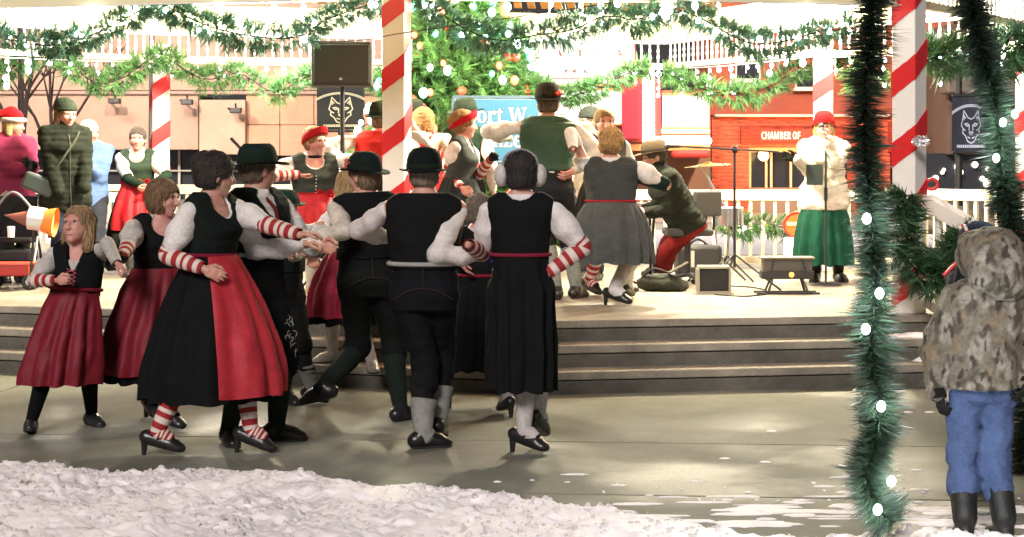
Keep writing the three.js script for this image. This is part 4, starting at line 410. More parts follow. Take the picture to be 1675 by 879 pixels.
function handField(w, dir, palm, side, s, curl, spread = 1) { // palm, four bent fingers of unequal length, thumb from the side of the palm
  const Y = dir.clone().normalize(), Z = palm.clone().addScaledVector(Y, -palm.dot(Y)).normalize(), X = Y.clone().cross(Z).multiplyScalar(side), at = (x, y, z) => w.clone().addScaledVector(X, x * s).addScaledVector(Y, y * s).addScaledVector(Z, z * s), L = [cone(w, at(0, 0.03, 0), 0.022 * s, 0.026 * s), ell(at(0, 0.05, 0), [0.040 * s, 0.048 * s, 0.017 * s], { X, Y, Z })], pts = [w, at(0, 0.2, 0), at(0.07, 0.1, 0.05), at(-0.07, 0.1, 0.06)];
  [[0.030, 0.088, 0.070], [0.011, 0.093, 0.079], [-0.009, 0.090, 0.073], [-0.027, 0.082, 0.058]].forEach(([x, y, len], f) => { let p = at(x, y - 0.012, 0), a = 0.1 * f * curl, sp = x * 3 * spread; [0.45, 0.31, 0.24].forEach((k, j) => { a += curl * [0.55, 0.85, 0.6][j]; const q = p.clone().addScaledVector(Y, Math.cos(a) * len * k * s).addScaledVector(Z, Math.sin(a) * len * k * s).addScaledVector(X, Math.sin(sp) * len * k * s * Math.cos(a)); L.push(cone(p, q, (0.0098 - j * 0.001) * s, (0.009 - j * 0.0012) * s)); p = q; }); pts.push(p); });
  const t0 = at(0.026, 0.028, 0.004), t1 = at(0.052, 0.058, 0.014), t2 = at(0.058 - 0.012 * curl, 0.088, 0.024 + 0.012 * curl), t3 = at(0.054 - 0.02 * curl, 0.108, 0.03 + 0.02 * curl); L.push(cone(t0, t1, 0.014 * s, 0.0115 * s), cone(t1, t2, 0.0115 * s, 0.010 * s), cone(t2, t3, 0.010 * s, 0.008 * s)); pts.push(t3);
  return [union(L, 0.008 * s), pts];
}
const basis = (yaw, pitch = 0, roll = 0) => { const q = new THREE.Quaternion().setFromEuler(new THREE.Euler(rad(pitch), rad(yaw), rad(roll), 'YXZ')); return { X: V3(1, 0, 0).applyQuaternion(q), Y: V3(0, 1, 0).applyQuaternion(q), Z: V3(0, 0, 1).applyQuaternion(q), q }; };

function person(s) {
  const h = s.h, fem = s.sex !== 'm', kid = !!s.kid, gy = s.gy ?? 0, cell = (s.q ?? 1), wide = s.wide ?? 1, t = thing('person', s.label, 'person'), prof = PROF[kid ? 'k' : fem ? 'f' : 'm'].map(([a, b, c, e]) => [a, b * wide, c * (0.35 + 0.65 * wide) * (s.deep ?? 1), e]);
  const d0 = s.d, B = basis(s.yaw), feet = (s.feet ?? []).map(([u, v, yaw, o = {}]) => ({ p: o.d ? W(u, v, o.d) : G(u, v, o.gy ?? gy), yaw, ...o }));
  let pel = s.pelvis ? W(...s.pelvis) : V3((s.u - 600) / FH * d0, gy + 0.53 * h + (s.heels ? 0.04 : 0), -d0);
  const base = V3(pel.x, gy, pel.z); t.position.copy(base); const loc = (p) => p.clone().sub(base); pel = loc(pel);
  const at = (k) => k && loc(W(k[0], k[1], d0 - (k[2] ?? 0)));     // third entry: metres nearer the viewer
  const heel = s.heels ? 0.045 : 0, ah = 0.048 * h + heel, hw = 0.052 * h * Math.min(wide, 1.2), l1 = 0.250 * h, l2 = 0.246 * h;
  const legs = feet.map((f, i) => { const side = f.side ?? (i ? 1 : -1), F = basis(f.yaw, f.pitch ?? 0), sole = loc(f.p), ank = sole.clone().addScaledVector(_up, ah).addScaledVector(F.Z, -0.01); return { f, side, F, sole, ank, pitch: f.pitch ?? 0 }; });
  if (!s.pelvis) for (let i = 0; i < 60; i++) { if (legs.every((L) => pel.clone().addScaledVector(B.X, L.side * hw).distanceTo(L.ank) < (l1 + l2) * 0.992)) break; pel.y -= 0.01; }
  const lean = s.lean ?? [0, 0], Y = _up.clone().addScaledVector(B.Z, lean[0]).addScaledVector(B.X, lean[1]).normalize(), CB = basis(s.yaw + (s.twist ?? 0)), Z = CB.Z.clone().addScaledVector(Y, -CB.Z.dot(Y)).normalize(), X = Y.clone().cross(Z), T = { o: pel, X, Y, Z };
  const tp = (x, y, z = 0) => pel.clone().addScaledVector(X, x * h).addScaledVector(Y, y * h * KY).addScaledVector(Z, z * h), tl = (p) => { const q = p.clone().sub(pel); return [q.dot(X) / h, q.dot(Y) / h, q.dot(Z) / h]; };
  const N = tp(0, 0.29), hk = (kid ? 0.168 : 0.139) * h / 0.225, HB = basis(...(s.head ?? [s.yaw, 0, 0])), Hc = N.clone().addScaledVector(Y, 0.025 * h).addScaledVector(_up, 0.062 * h + (kid ? 0.004 * h : 0)).addScaledVector(HB.Z, 0.012 * h).add(s.headOff ? V3(...s.headOff) : V3(0, 0, 0));
  const hp = (x, y, z) => Hc.clone().addScaledVector(HB.X, x * hk).addScaledVector(HB.Y, y * hk).addScaledVector(HB.Z, z * hk);
  const sw = (kid ? 0.094 : fem ? 0.098 : 0.110) * Math.min(1.25, 0.3 + 0.7 * wide), armL = [0.182 * h, 0.150 * h];
  const arms = [-1, 1].map((side, i) => { const A = (i ? s.armL : s.armR) ?? {}, S = tp(side * sw, 0.270, -0.004).add(A.raise ? V3(0, A.raise, 0) : V3(0, 0, 0)), hint = at(A.e) ?? S.clone().addScaledVector(X, side * 0.15).addScaledVector(Z, -0.15).add(V3(0, -0.25, 0)), T2 = at(A.h) ?? S.clone().addScaledVector(X, side * 0.07).addScaledVector(Z, 0.06).add(V3(0, -0.3 * h, 0)), [E, Wr] = ik(S, T2, armL[0], armL[1], hint); return { side, S, E, Wr, A }; });
  for (const L of legs) { L.hip = pel.clone().addScaledVector(B.X, L.side * hw); const [K, A] = ik(L.hip, L.ank, l1, l2, L.f.k ? loc(W(L.f.k[0], L.f.k[1], d0 - (L.f.k[2] ?? 0))) : L.hip.clone().lerp(L.ank, 0.5).addScaledVector(B.Z, 0.3).addScaledVector(L.F.Z, 0.3)); L.K = K; L.ank = A; }
  // --- the body: one mesh (trunk and limbs, head and hands on finer grids)
  const bulk = kid ? 0.93 : fem ? 0.95 : 1.08, torso0 = torsoField(T, prof, h), traps = arms.map((a) => cone(tp(a.side * 0.018, 0.305, -0.012), a.S.clone().lerp(tp(0, 0.28), 0.18), 0.026 * h, 0.024 * h)), torso = (x, y, z) => smin(torso0(x, y, z), Math.min(traps[0](x, y, z), traps[1](x, y, z)), 0.03), neckT = hp(0, -0.05, -0.012), neck = cone(tp(0, 0.27, -0.008), neckT, 0.036 * h, (kid ? 0.033 : fem ? 0.031 : 0.037) * h);
  const armF = (a, k) => [cone(a.S, a.E, 0.029 * h * bulk + k, 0.023 * h * bulk + k), cone(a.E, a.Wr, 0.0235 * h * bulk + k, 0.0155 * h * bulk + k)];
  const legF = (L, k) => { const calf = L.K.clone().lerp(L.ank, 0.3).addScaledVector(L.F.Z, -0.010 * h); return [cone(L.hip, L.K, 0.052 * h * bulk + k, 0.031 * h * bulk + k), cone(L.K, calf, 0.030 * h * bulk + k, 0.033 * h * bulk + k), cone(calf, L.ank, 0.032 * h * bulk + k, 0.0195 * h * bulk + k)]; };
  const bodyF = union([torso, neck, ...arms.flatMap((a) => armF(a, 0)), ...legs.flatMap((L) => legF(L, 0))], 0.03), all = [pel, N, ...arms.flatMap((a) => [a.S, a.E, a.Wr]), ...legs.flatMap((L) => [L.K, L.ank])];
  const geos = [surf(bodyF, ...bounds(all, 0.2), 0.016 * cell)];
  const e3 = (x, y, z, r) => ell(hp(x, y, z), r.map((q) => q * hk), HB), c3 = (a, b, ra, rb) => cone(hp(...a), hp(...b), ra * hk, rb * hk);
  const skull = union([e3(0, 0.032, -0.014, [0.075, 0.083, 0.095]), e3(0, -0.042, 0.020, [0.056, 0.066, 0.064])], 0.05 * hk), add = union([skull, c3([-0.03, -0.022, 0.062], [-0.045, -0.03, 0.03], 0.022, 0.02), c3([0.03, -0.022, 0.062], [0.045, -0.03, 0.03], 0.022, 0.02), e3(0, -0.096, 0.054, [0.022, 0.018, 0.02])], 0.025 * hk), nose = union([c3([0, 0.012, 0.083], [0, -0.028, 0.103], 0.008, 0.0125), e3(0, -0.034, 0.094, [0.017, 0.010, 0.014])], 0.012 * hk), brow = c3([-0.042, 0.026, 0.070], [0.042, 0.026, 0.070], 0.012, 0.012), eyeS = [-1, 1].map((q) => e3(q * 0.031, 0.005, 0.094, [0.019, 0.0115, 0.018])), lips = e3(0, -0.062, 0.077, [0.023, 0.0085, 0.012]), ears = [-1, 1].map((q) => e3(q * 0.076, -0.008, -0.012, [0.011, 0.030, 0.018])), mline = e3(0, -0.062, 0.091, [0.026, 0.0022, 0.012]);
  const headF = (x, y, z) => { let d = smin(add(x, y, z), brow(x, y, z), 0.02 * hk); d = smin(d, nose(x, y, z), 0.014 * hk); d = smin(d, lips(x, y, z), 0.010 * hk); d = smax(d, -eyeS[0](x, y, z), 0.010 * hk); d = smax(d, -eyeS[1](x, y, z), 0.010 * hk); d = smax(d, -mline(x, y, z), 0.004 * hk); d = smin(d, ears[0](x, y, z), 0.008 * hk); d = smin(d, ears[1](x, y, z), 0.008 * hk); return smin(d, neck(x, y, z), 0.02 * hk); };
  geos.push(surf(headF, ...bounds([hp(0, 0.03, -0.01), hp(0, -0.08, 0.03)], 0.125 * hk), 0.0052 * cell * hk));
  const hs = h / 1.72, gloves = [];
  for (const a of arms) { if (a.A.none) continue; const dir = a.A.dir ? V3(...a.A.dir) : a.Wr.clone().sub(a.E), palm = a.A.palm ? V3(...a.A.palm) : X.clone().multiplyScalar(-a.side).addScaledVector(Z, 0.2), thumbSide = Math.sign(dir.clone().normalize().cross(palm).dot(Z.clone().add(_up.clone().multiplyScalar(0.5)))) || 1; const [hf, hpts] = handField(a.Wr, dir, palm, thumbSide, hs * (fem ? 0.92 : 1.04) * (a.A.glove ? 1.12 : 1), a.A.curl ?? 0.35), g = surf(hf, ...bounds(hpts, 0.02 * hs), 0.0046 * cell); if (a.A.glove) gloves.push([g, a.A.glove]); else geos.push(g); }
  part('body', geos, M(SKIN[s.skin ?? 'fair'], 0.55, { map: skinMap, bumpMap: clothBump, bumpScale: 0.0015 }), t);
  for (const [g, c] of gloves) part('glove', g, cloth(c), t);
  if (!s.noFace) { const eg = new THREE.SphereGeometry(0.0125 * hk, 12, 8), ir = new THREE.SphereGeometry(0.0078 * hk, 10, 6); for (const q of [-1, 1]) { const e = part('eye', eg, M([0.7, 0.68, 0.64], 0.25), t); e.position.copy(hp(q * 0.031, 0.005, 0.0695)); const iris = part('iris', ir, M([0.05, 0.035, 0.025], 0.2), e); iris.position.copy(HB.Z.clone().multiplyScalar(0.0066 * hk)); part('eyebrow', limbLoft([hp(q * 0.016, 0.026, 0.083), hp(q * 0.033, 0.031, 0.079), hp(q * 0.05, 0.024, 0.066)], [0.003 * hk, 0.0042 * hk, 0.002 * hk], 8), M((s.hairC ?? [0.08, 0.05, 0.03]).map((x) => x * 0.55), 0.8), t); part('eyelash', limbLoft([hp(q * 0.017, 0.007, 0.0805), hp(q * 0.031, 0.0165, 0.0825), hp(q * 0.046, 0.007, 0.0745)], [0.0016 * hk, 0.003 * hk, 0.0016 * hk], 8), M([0.02, 0.013, 0.01], 0.8), t); }
    part('lips', surf(union([e3(0, -0.0575, 0.0815, [0.021, 0.0042, 0.008]), e3(0, -0.0672, 0.080, [0.019, 0.0052, 0.0085])], 0.002), ...bounds([hp(0, -0.062, 0.08)], 0.035 * hk), 0.0035 * hk), M(s.lipC ?? [0.42, 0.12, 0.11], 0.45), t); if (s.smile) part('teeth', surf(e3(0, -0.0625, 0.0845, [0.014, 0.003, 0.006]), ...bounds([hp(0, -0.062, 0.08)], 0.03 * hk), 0.003 * hk), M([0.75, 0.73, 0.68], 0.3), t); }
  const P = { s, t, h, T, X, Y, Z, B, tp, tl, N, hk, HB, Hc, hp, arms, legs, torso, neck, armF, legF, e3, c3, pel, cell, all, bulk, loc, at, wide, fem, kid, prof, ah, heel, gy, base };
  (s.wear ?? []).forEach((fn) => fn(P));
  return P;
}
const fold = (amp, f = 9) => (x, y, z) => amp * (nz(x * f, y * f * 1.6, z * f) + 0.5 * nz(x * f * 2.3, y * f * 2.0, z * f * 2.3));
// --- clothing: each returns a function of the person
const shirt = (c, o = {}) => (P) => { // blouse or shirt: trunk plus sleeves ('puff' to the elbow, 'long' to the wrist)
  const { h, arms } = P, L = [(x, y, z) => P.torso(x, y, z) - 0.012], pts = [P.tp(0, 0.08), P.tp(0, 0.29)];
  for (const a of arms) { const puff = (o.puff ?? 1), S0 = a.S.clone().lerp(a.E, 0.10).addScaledVector(P.X, a.side * 0.010 * h), end = o.sleeve === 'long' ? a.Wr : a.S.clone().lerp(a.E, o.len ?? 1.02), m = a.S.clone().lerp(o.sleeve === 'long' ? a.E : end, 0.55); pts.push(a.S, end, m);
    if (o.sleeve === 'long') { const w2 = a.E.clone().lerp(a.Wr, 0.55).add(V3(0, -0.008, 0)); L.push(cone(S0, m, 0.030 * h, 0.033 * h * puff), cone(m, a.E, 0.033 * h * puff, 0.030 * h * puff), cone(a.E, w2, 0.030 * h * puff, 0.029 * h * puff), cone(w2, a.Wr, 0.029 * h * puff, 0.0205 * h)); pts.push(a.E, w2); }
    else L.push(cone(S0, m, 0.030 * h * puff, 0.039 * h * puff), cone(m, end, 0.038 * h * puff, 0.031 * h)); }
  const U = union(L, 0.028), fo = fold(0.0062 * (h / 1.7), 11), collar = o.collar ? cone(P.tp(0, 0.285, 0.0), P.tp(0, 0.322, 0.008), 0.044 * h, 0.043 * h) : null, scoop = o.scoop ? ell(P.tp(0, 0.285, 0.06), [0.05 * h, o.scoop * h, 0.06 * h], P.T) : null, n = P.tp(0, 0.312), f = (x, y, z) => { let d = U(x, y, z) + fo(x, y, z); d = Math.max(d, (x - n.x) * P.Y.x + (y - n.y) * P.Y.y + (z - n.z) * P.Y.z); if (collar) d = smin(d, Math.max(collar(x, y, z), P.hp(0, -0.085, 0).y * 0 + 0), 0.006); if (scoop) d = smax(d, -scoop(x, y, z), 0.008); const lo = (x - P.pel.x) * P.Y.x + (y - P.pel.y) * P.Y.y + (z - P.pel.z) * P.Y.z; return Math.max(d, (o.low ?? 0.07) * h - lo - (arms.some((a) => Math.hypot(x - a.Wr.x, y - a.Wr.y, z - a.Wr.z) < 0.16 * h || Math.hypot(x - a.E.x, y - a.E.y, z - a.E.z) < 0.16 * h) && Math.abs((x - P.pel.x) * P.X.x + (z - P.pel.z) * P.X.z) > 0.112 * h * P.wide ? 9 : 0)); };
  part(o.name ?? 'blouse', surf(f, ...bounds(pts, 0.17), 0.010 * P.cell), cloth(c), P.t);
  if (o.cuff) for (const a of arms) part('cuff', limbLoft([a.E.clone().lerp(a.Wr, 0.9), a.Wr.clone().lerp(a.E, -0.03)], [0.021 * h, 0.021 * h], 4), cloth(c), P.t);
};
const vest = (c, o = {}) => (P) => { // sleeveless bodice or waistcoat with cut arm holes and neckline
  const { h, arms } = P, holes = arms.map((a) => ell(a.S.clone().addScaledVector(P.X, a.side * 0.050 * h).addScaledVector(_up, -0.012 * h), [0.036 * h, 0.060 * h, 0.075 * h], P.T)), fo = fold(0.004, 10), n = P.tp(0, o.top ?? 0.318), nk = P.fem ? ell(P.tp(0, 0.325, 0), [0.058 * h, 0.052 * h, 0.075 * h], P.T) : cone(P.tp(0, 0.288, 0.004), P.tp(0, 0.36, 0.01), 0.040 * h, 0.05 * h), neck = o.neck === 'square' ? [ell(P.tp(0, 0.285, 0.055), [0.052 * h, 0.055 * h, 0.06 * h], P.T)] : o.neck === 'vee' ? [cone(P.tp(0, 0.29, 0.06), P.tp(0, 0.175, 0.085), 0.045 * h, 0.004 * h)] : [], low = o.low ?? 0.108;
  const f = (x, y, z) => { let d = P.torso(x, y, z) - (o.inf ?? 0.030) + fo(x, y, z) * 0.7; d = smax(d, -nk(x, y, z), 0.008); d = Math.max(d, (x - n.x) * P.Y.x + (y - n.y) * P.Y.y + (z - n.z) * P.Y.z); for (const q of holes) d = smax(d, -q(x, y, z), 0.008); for (const q of neck) d = smax(d, -q(x, y, z), 0.008); const lo = (x - P.pel.x) * P.Y.x + (y - P.pel.y) * P.Y.y + (z - P.pel.z) * P.Y.z; return smax(d, low * h - lo, 0.006); };
  part(o.name ?? 'bodice', surf(f, ...bounds([P.tp(0, low), P.tp(0, 0.29), P.tp(0.1, 0.2), P.tp(-0.1, 0.2)], 0.2), 0.009 * P.cell), o.mat ?? cloth(c), P.t);
  if (o.buttons) for (let i = 0; i < 6; i++) { const y = 0.125 + i * 0.016, bt = part('button', new THREE.SphereGeometry(0.007, 8, 6), M([0.6, 0.58, 0.5], 0.3, { metalness: 0.5 }), P.t); let p = P.tp(0, y, 0.04); for (let k = 0; k < 60; k++) { if (P.torso(p.x, p.y, p.z) > (o.inf ?? 0.030) + 0.002) break; p.addScaledVector(P.Z, 0.003); } bt.position.copy(p); }
  if (o.lace) { const L = []; for (let i = 0; i < 4; i++) { for (const q of [-1, 1]) { const a = P.tp(-q * 0.022, 0.135 + i * 0.017, 0.072), b = P.tp(q * 0.022, 0.150 + i * 0.017, 0.075); for (const p of [a, b]) for (let k = 0; k < 40 && P.torso(p.x, p.y, p.z) < 0.034; k++) p.addScaledVector(P.Z, 0.003); L.push(bar(a, b, 0.003)); } } part('lacing', L, M([0.35, 0.05, 0.08], 0.6), P.t); }
};
function skirtGeo(P, o) { // bell of cloth from waist to hem with folds; th0..th1 about the front makes an apron of it
  const { h } = P, R = rng(o.seed ?? 1), nA = Math.max(24, Math.round(150 / P.cell * ((o.th1 - o.th0) / 6.283))), nR = 26, pos = [], uv = [], idx = [], hy = o.hem, wc = P.tp(0, o.wy ?? 0.118), full = o.th1 - o.th0 > 6.2, hemC = V3(P.pel.x, 0, P.pel.z).addScaledVector(P.B.X, (o.sway ?? [0, 0])[0]).addScaledVector(P.B.Z, (o.sway ?? [0, 0])[1]), n = o.pleats ?? 13, ph = R() * 9;
  for (let j = 0; j <= nR; j++) { const t = j / nR, q = Math.pow(t, 0.9), prof = Math.pow(Math.sin(Math.min(1, t * 1.02) * Math.PI / 2), o.bell ?? 0.95), cy = lerp(wc.y, hy, t);
    for (let i = 0; i <= nA; i++) { const a = lerp(o.th0, o.th1, i / nA), ca = Math.sin(a), sa = Math.cos(a), wav = Math.sin(a * n + ph + 1.2 * Math.sin(a * 3 + ph) + 0.7 * Math.sin(t * 2 + a)) * (0.010 + (o.fold ?? 0.024) * t) * Math.min(1, t * 5) * (0.35 + 1.5 * Math.abs(nz(Math.cos(a) * 2.1 + ph, Math.sin(a) * 2.1, 2.0))) + 0.008 * Math.min(1, t * 4) * nz(Math.cos(a) * 5, Math.sin(a) * 5 + ph, t * 6) + 0.014 * t * nz(a * 2.2 * (full ? 0 : 1) + Math.cos(a) * 2, Math.sin(a) * 2 + ph, t * 3);
      const rx = Math.max(lerp(0.078 * h * P.wide + 0.026, o.rx, prof), (0.106 * h * Math.min(P.wide, 1.2) + 0.014) * sstep(0.02, 0.22, t)) + wav + (o.off ?? 0), rz = Math.max(lerp(0.058 * h * P.wide + 0.026, o.rz, prof), (0.082 * h * P.wide + 0.014) * sstep(0.02, 0.22, t)) + wav + (o.off ?? 0), c = wc.clone().lerp(hemC, q), p = V3(c.x, cy - (o.off ? 0 : 0.006 * Math.sin(a * n + ph) * t) + 0.02 * t * t * nz(ca * 2 + ph, sa * 2, 1), c.z).addScaledVector(P.B.X, ca * rx).addScaledVector(P.B.Z, sa * rz); pos.push(p.x, p.y, p.z); uv.push(a * 0.3, t * 0.7); } }
  for (let j = 0; j < nR; j++) for (let i = 0; i < nA; i++) { const a = j * (nA + 1) + i, b = a + nA + 1; idx.push(a, b, a + 1, a + 1, b, b + 1); }
  const g = new THREE.BufferGeometry(); g.setAttribute('position', new THREE.Float32BufferAttribute(pos, 3)); g.setAttribute('uv', new THREE.Float32BufferAttribute(uv, 2)); g.setIndex(idx); g.computeVertexNormals(); return g;
}
const skirt = (c, o) => (P) => { P.so = o; part('skirt', skirtGeo(P, { th0: 0, th1: 6.28319, ...o, hem: P.loc(W(P.s.u, o.hv, P.s.d)).y }), o.mat ?? cloth(c), P.t); };
const apron = (c, o) => (P) => { part('apron', skirtGeo(P, { ...P.so, off: 0.016, ...o, pleats: P.so.pleats, seed: P.so.seed, th0: o.a0 ?? -1.15, th1: o.a1 ?? 1.15, hem: P.loc(W(P.s.u, o.hv, P.s.d)).y }), satin(c), P.t); };
const sash = (c, o = {}) => (P) => { const { h } = P, y = o.y ?? 0.12, pts = []; for (let i = 0; i < 32; i++) { const a = i / 32 * 6.283; const p = P.tp(0, y).addScaledVector(P.X, Math.sin(a) * 0.02).addScaledVector(P.Z, Math.cos(a) * 0.02), dir = P.X.clone().multiplyScalar(Math.sin(a)).addScaledVector(P.Z, Math.cos(a)); for (let k = 0; k < 120 && P.torso(p.x, p.y, p.z) < 0.034; k++) p.addScaledVector(dir, 0.003); pts.push(p); } const g = tube(pts, o.r ?? 0.011, 64, 8, true); part(o.name ?? 'sash', g, o.mat ?? cloth(c), P.t); if (o.bow) { const a = (o.bow[0]), p = pts[Math.round((a / 6.283 + 1) * 32) % 32]; part('bow', [tube([p, p.clone().add(V3(0.05, 0.03, 0.02)), p.clone().add(V3(0.07, -0.02, 0.03)), p], 0.011, 16), tube([p, p.clone().add(V3(-0.05, 0.03, 0.02)), p.clone().add(V3(-0.07, -0.02, 0.03)), p], 0.011, 16), bar(p, p.clone().add(V3(0.02, -0.2, 0.05)), 0.009), bar(p, p.clone().add(V3(-0.03, -0.18, 0.05)), 0.009)], cloth(c), P.t); } };
const breeches = (c, o = {}) => (P) => { const { h, legs } = P, k = o.thick ?? 0.016, L = [(x, y, z) => P.torso(x, y, z) - 0.017], cut = o.cut ?? 0.12, ends = legs.map((G) => G.K.clone().lerp(cut >= 0 ? G.ank : G.hip, Math.abs(cut))); legs.forEach((G, i) => { L.push(cone(G.hip, G.K, 0.050 * h * P.bulk + k, 0.034 * h * P.bulk + k * 0.9)); if (cut > 0) L.push(cone(G.K, ends[i], 0.036 * h * P.bulk + k * 0.9, 0.034 * h * P.bulk + k * (o.full ? 1.2 : 0.5))); }); const U = union(L, 0.03), fo = fold(o.fold ?? 0.008, o.ff ?? 9), f = (x, y, z) => { const lo = (x - P.pel.x) * P.Y.x + (y - P.pel.y) * P.Y.y + (z - P.pel.z) * P.Y.z; return smax(U(x, y, z) + fo(x, y, z), lo - (o.top ?? 0.115) * h, 0.006); }; part(o.name ?? 'breeches', surf(f, ...bounds([P.tp(0, 0.12), P.pel, ...legs.flatMap((G) => [G.K, G.hip]), ...ends], 0.19), 0.011 * P.cell), o.mat ?? cloth(c), P.t); };
const stockings = (c, o = {}) => (P) => { const { h } = P, b = P.bulk * (o.fat ?? 1); for (const L of P.legs) { const F = L.F.Z, c0 = L.K.clone().lerp(L.ank, 0.30).addScaledVector(F, -0.008 * h), c1 = L.K.clone().lerp(L.ank, 0.68).addScaledVector(F, -0.004 * h), top = o.from ? L.K.clone().lerp(L.ank, o.from) : L.K, toe = L.ank.clone().addScaledVector(F, P.heel ? 0.05 * h : 0.026 * h).add(V3(0, P.heel ? -0.026 * h : -0.02 * h, 0)), pts = o.from ? [top, c1, L.ank.clone().addScaledVector(_up, 0.012 * h), L.ank.clone().addScaledVector(F, 0.012 * h).add(V3(0, -0.01 * h, 0)), toe] : [top, c0, c1, L.ank, L.ank.clone().addScaledVector(F, P.heel ? 0.022 * h : 0.012 * h).add(V3(0, -0.012 * h, 0)), toe]; part(o.name ?? 'stocking', limbLoft(pts, (o.from ? [0.038, 0.031, 0.0245, 0.027, 0.018] : [0.034, 0.0365, 0.029, 0.0225, 0.026, 0.018]).map((r) => r * h * b + 0.006), 34), o.stripes ? stripes(o.stripes) : cloth(c), P.t); if (o.slouch) part('sock_roll', [0, 0.035, 0.07].map((q) => { const p = L.ank.clone().addScaledVector(L.K.clone().sub(L.ank).normalize(), 0.09 + q); return new THREE.TorusGeometry(0.036, 0.013, 8, 18).rotateX(Math.PI / 2 + 0.1 * (q * 20 - 1)).translate(p.x, p.y, p.z); }), cloth(c), P.t); } };
const shoes = (c, o = {}) => (P) => { const { h, ah, heel } = P, k = P.kid ? 1.02 : 1; P.legs.forEach((G) => { const L = 0.150 * h * k, pit = heel ? Math.asin(heel * 0.9 / (L * 0.8)) : 0, F = basis(G.f.yaw, G.pitch + pit * 57.3), o0 = G.ank.clone(), fp = (f, y, x = 0) => o0.clone().addScaledVector(F.Z, f * L).addScaledVector(F.Y, y).addScaledVector(F.X, x), a2 = ah - heel, fl = [cone(fp(-0.22, -a2 + 0.027 * h), fp(0.34, -a2 + 0.020 * h), 0.025 * h, 0.028 * h), ell(fp(0.50, -a2 + 0.014 * h), [0.027 * h, 0.020 * h, 0.21 * L], F)]; if (!heel) fl.push(cone(fp(-0.12, -a2 + 0.03 * h), fp(-0.06, o.boot ? 0.05 * h : -0.002 * h), 0.028 * h, (o.boot ? 0.032 : 0.027) * h), cone(fp(-0.02, -a2 + 0.044 * h), fp(0.36, -a2 + 0.022 * h), 0.024 * h, 0.025 * h)); if (o.boot) fl.push(cone(fp(-0.08, 0.03 * h), fp(-0.04, 0).addScaledVector(G.K.clone().sub(G.ank).normalize(), o.boot * h), 0.033 * h * (o.wideBoot ?? 1), 0.037 * h * (o.wideBoot ?? 1))); const U = union(fl, 0.02), n0 = fp(0, -a2), top = heel ? ell(fp(0.12, -a2 + 0.055 * h), [0.022 * h, 0.036 * h, 0.33 * L], F) : null, f = (x, y, z) => { let d = U(x, y, z); d = Math.max(d, -((x - n0.x) * F.Y.x + (y - n0.y) * F.Y.y + (z - n0.z) * F.Y.z)); if (top) d = smax(d, -top(x, y, z), 0.006); return d; }; const m = part('shoe', surf(f, ...bounds([fp(-0.4, -a2), fp(0.75, -a2), fp(0, o.boot ? o.boot * h : 0)], 0.055), 0.0075 * Math.min(P.cell, 1.4)), o.mat ?? M(c, 0.32), P.t); if (heel) part('heel', bar(fp(-0.24, -a2 + 0.012), fp(-0.24, -a2).setY(fp(0, -a2).y - heel * 0.95 - 0.012), 0.02, 0.012), M(c, 0.35), m); else part('sole', surf((x, y, z) => { const q = (x - n0.x) * F.Y.x + (y - n0.y) * F.Y.y + (z - n0.z) * F.Y.z; return Math.max(U(x, y, z) - 0.003, q - 0.012, -q - 0.001); }, ...bounds([fp(-0.4, -a2), fp(0.75, -a2)], 0.05), 0.0075), M([0.03, 0.03, 0.03], 0.7), m); if (o.strap) part('strap', new THREE.TorusGeometry(0.026 * h, 0.006, 6, 18).rotateX(Math.PI / 2 - 0.5).applyQuaternion(F.q).translate(...fp(0.12, -a2 + 0.036 * h).toArray()), M(c, 0.35), m); }); };
const sleeves = (o = {}) => (P) => { const { h } = P; for (const a of P.arms) { if (o.only && a.side !== o.only) continue; const p0 = a.S.clone().lerp(a.E, o.up ?? 0.86), k = 0.006; part(o.name ?? 'striped_sleeve', limbLoft([p0, a.E, a.E.clone().lerp(a.Wr, 0.5), a.Wr], [0.029 * h, 0.028 * h, 0.024 * h, 0.0185 * h].map((r) => r + k), 28), o.c ? cloth(o.c) : stripes(o.n ?? 6), P.t); } };
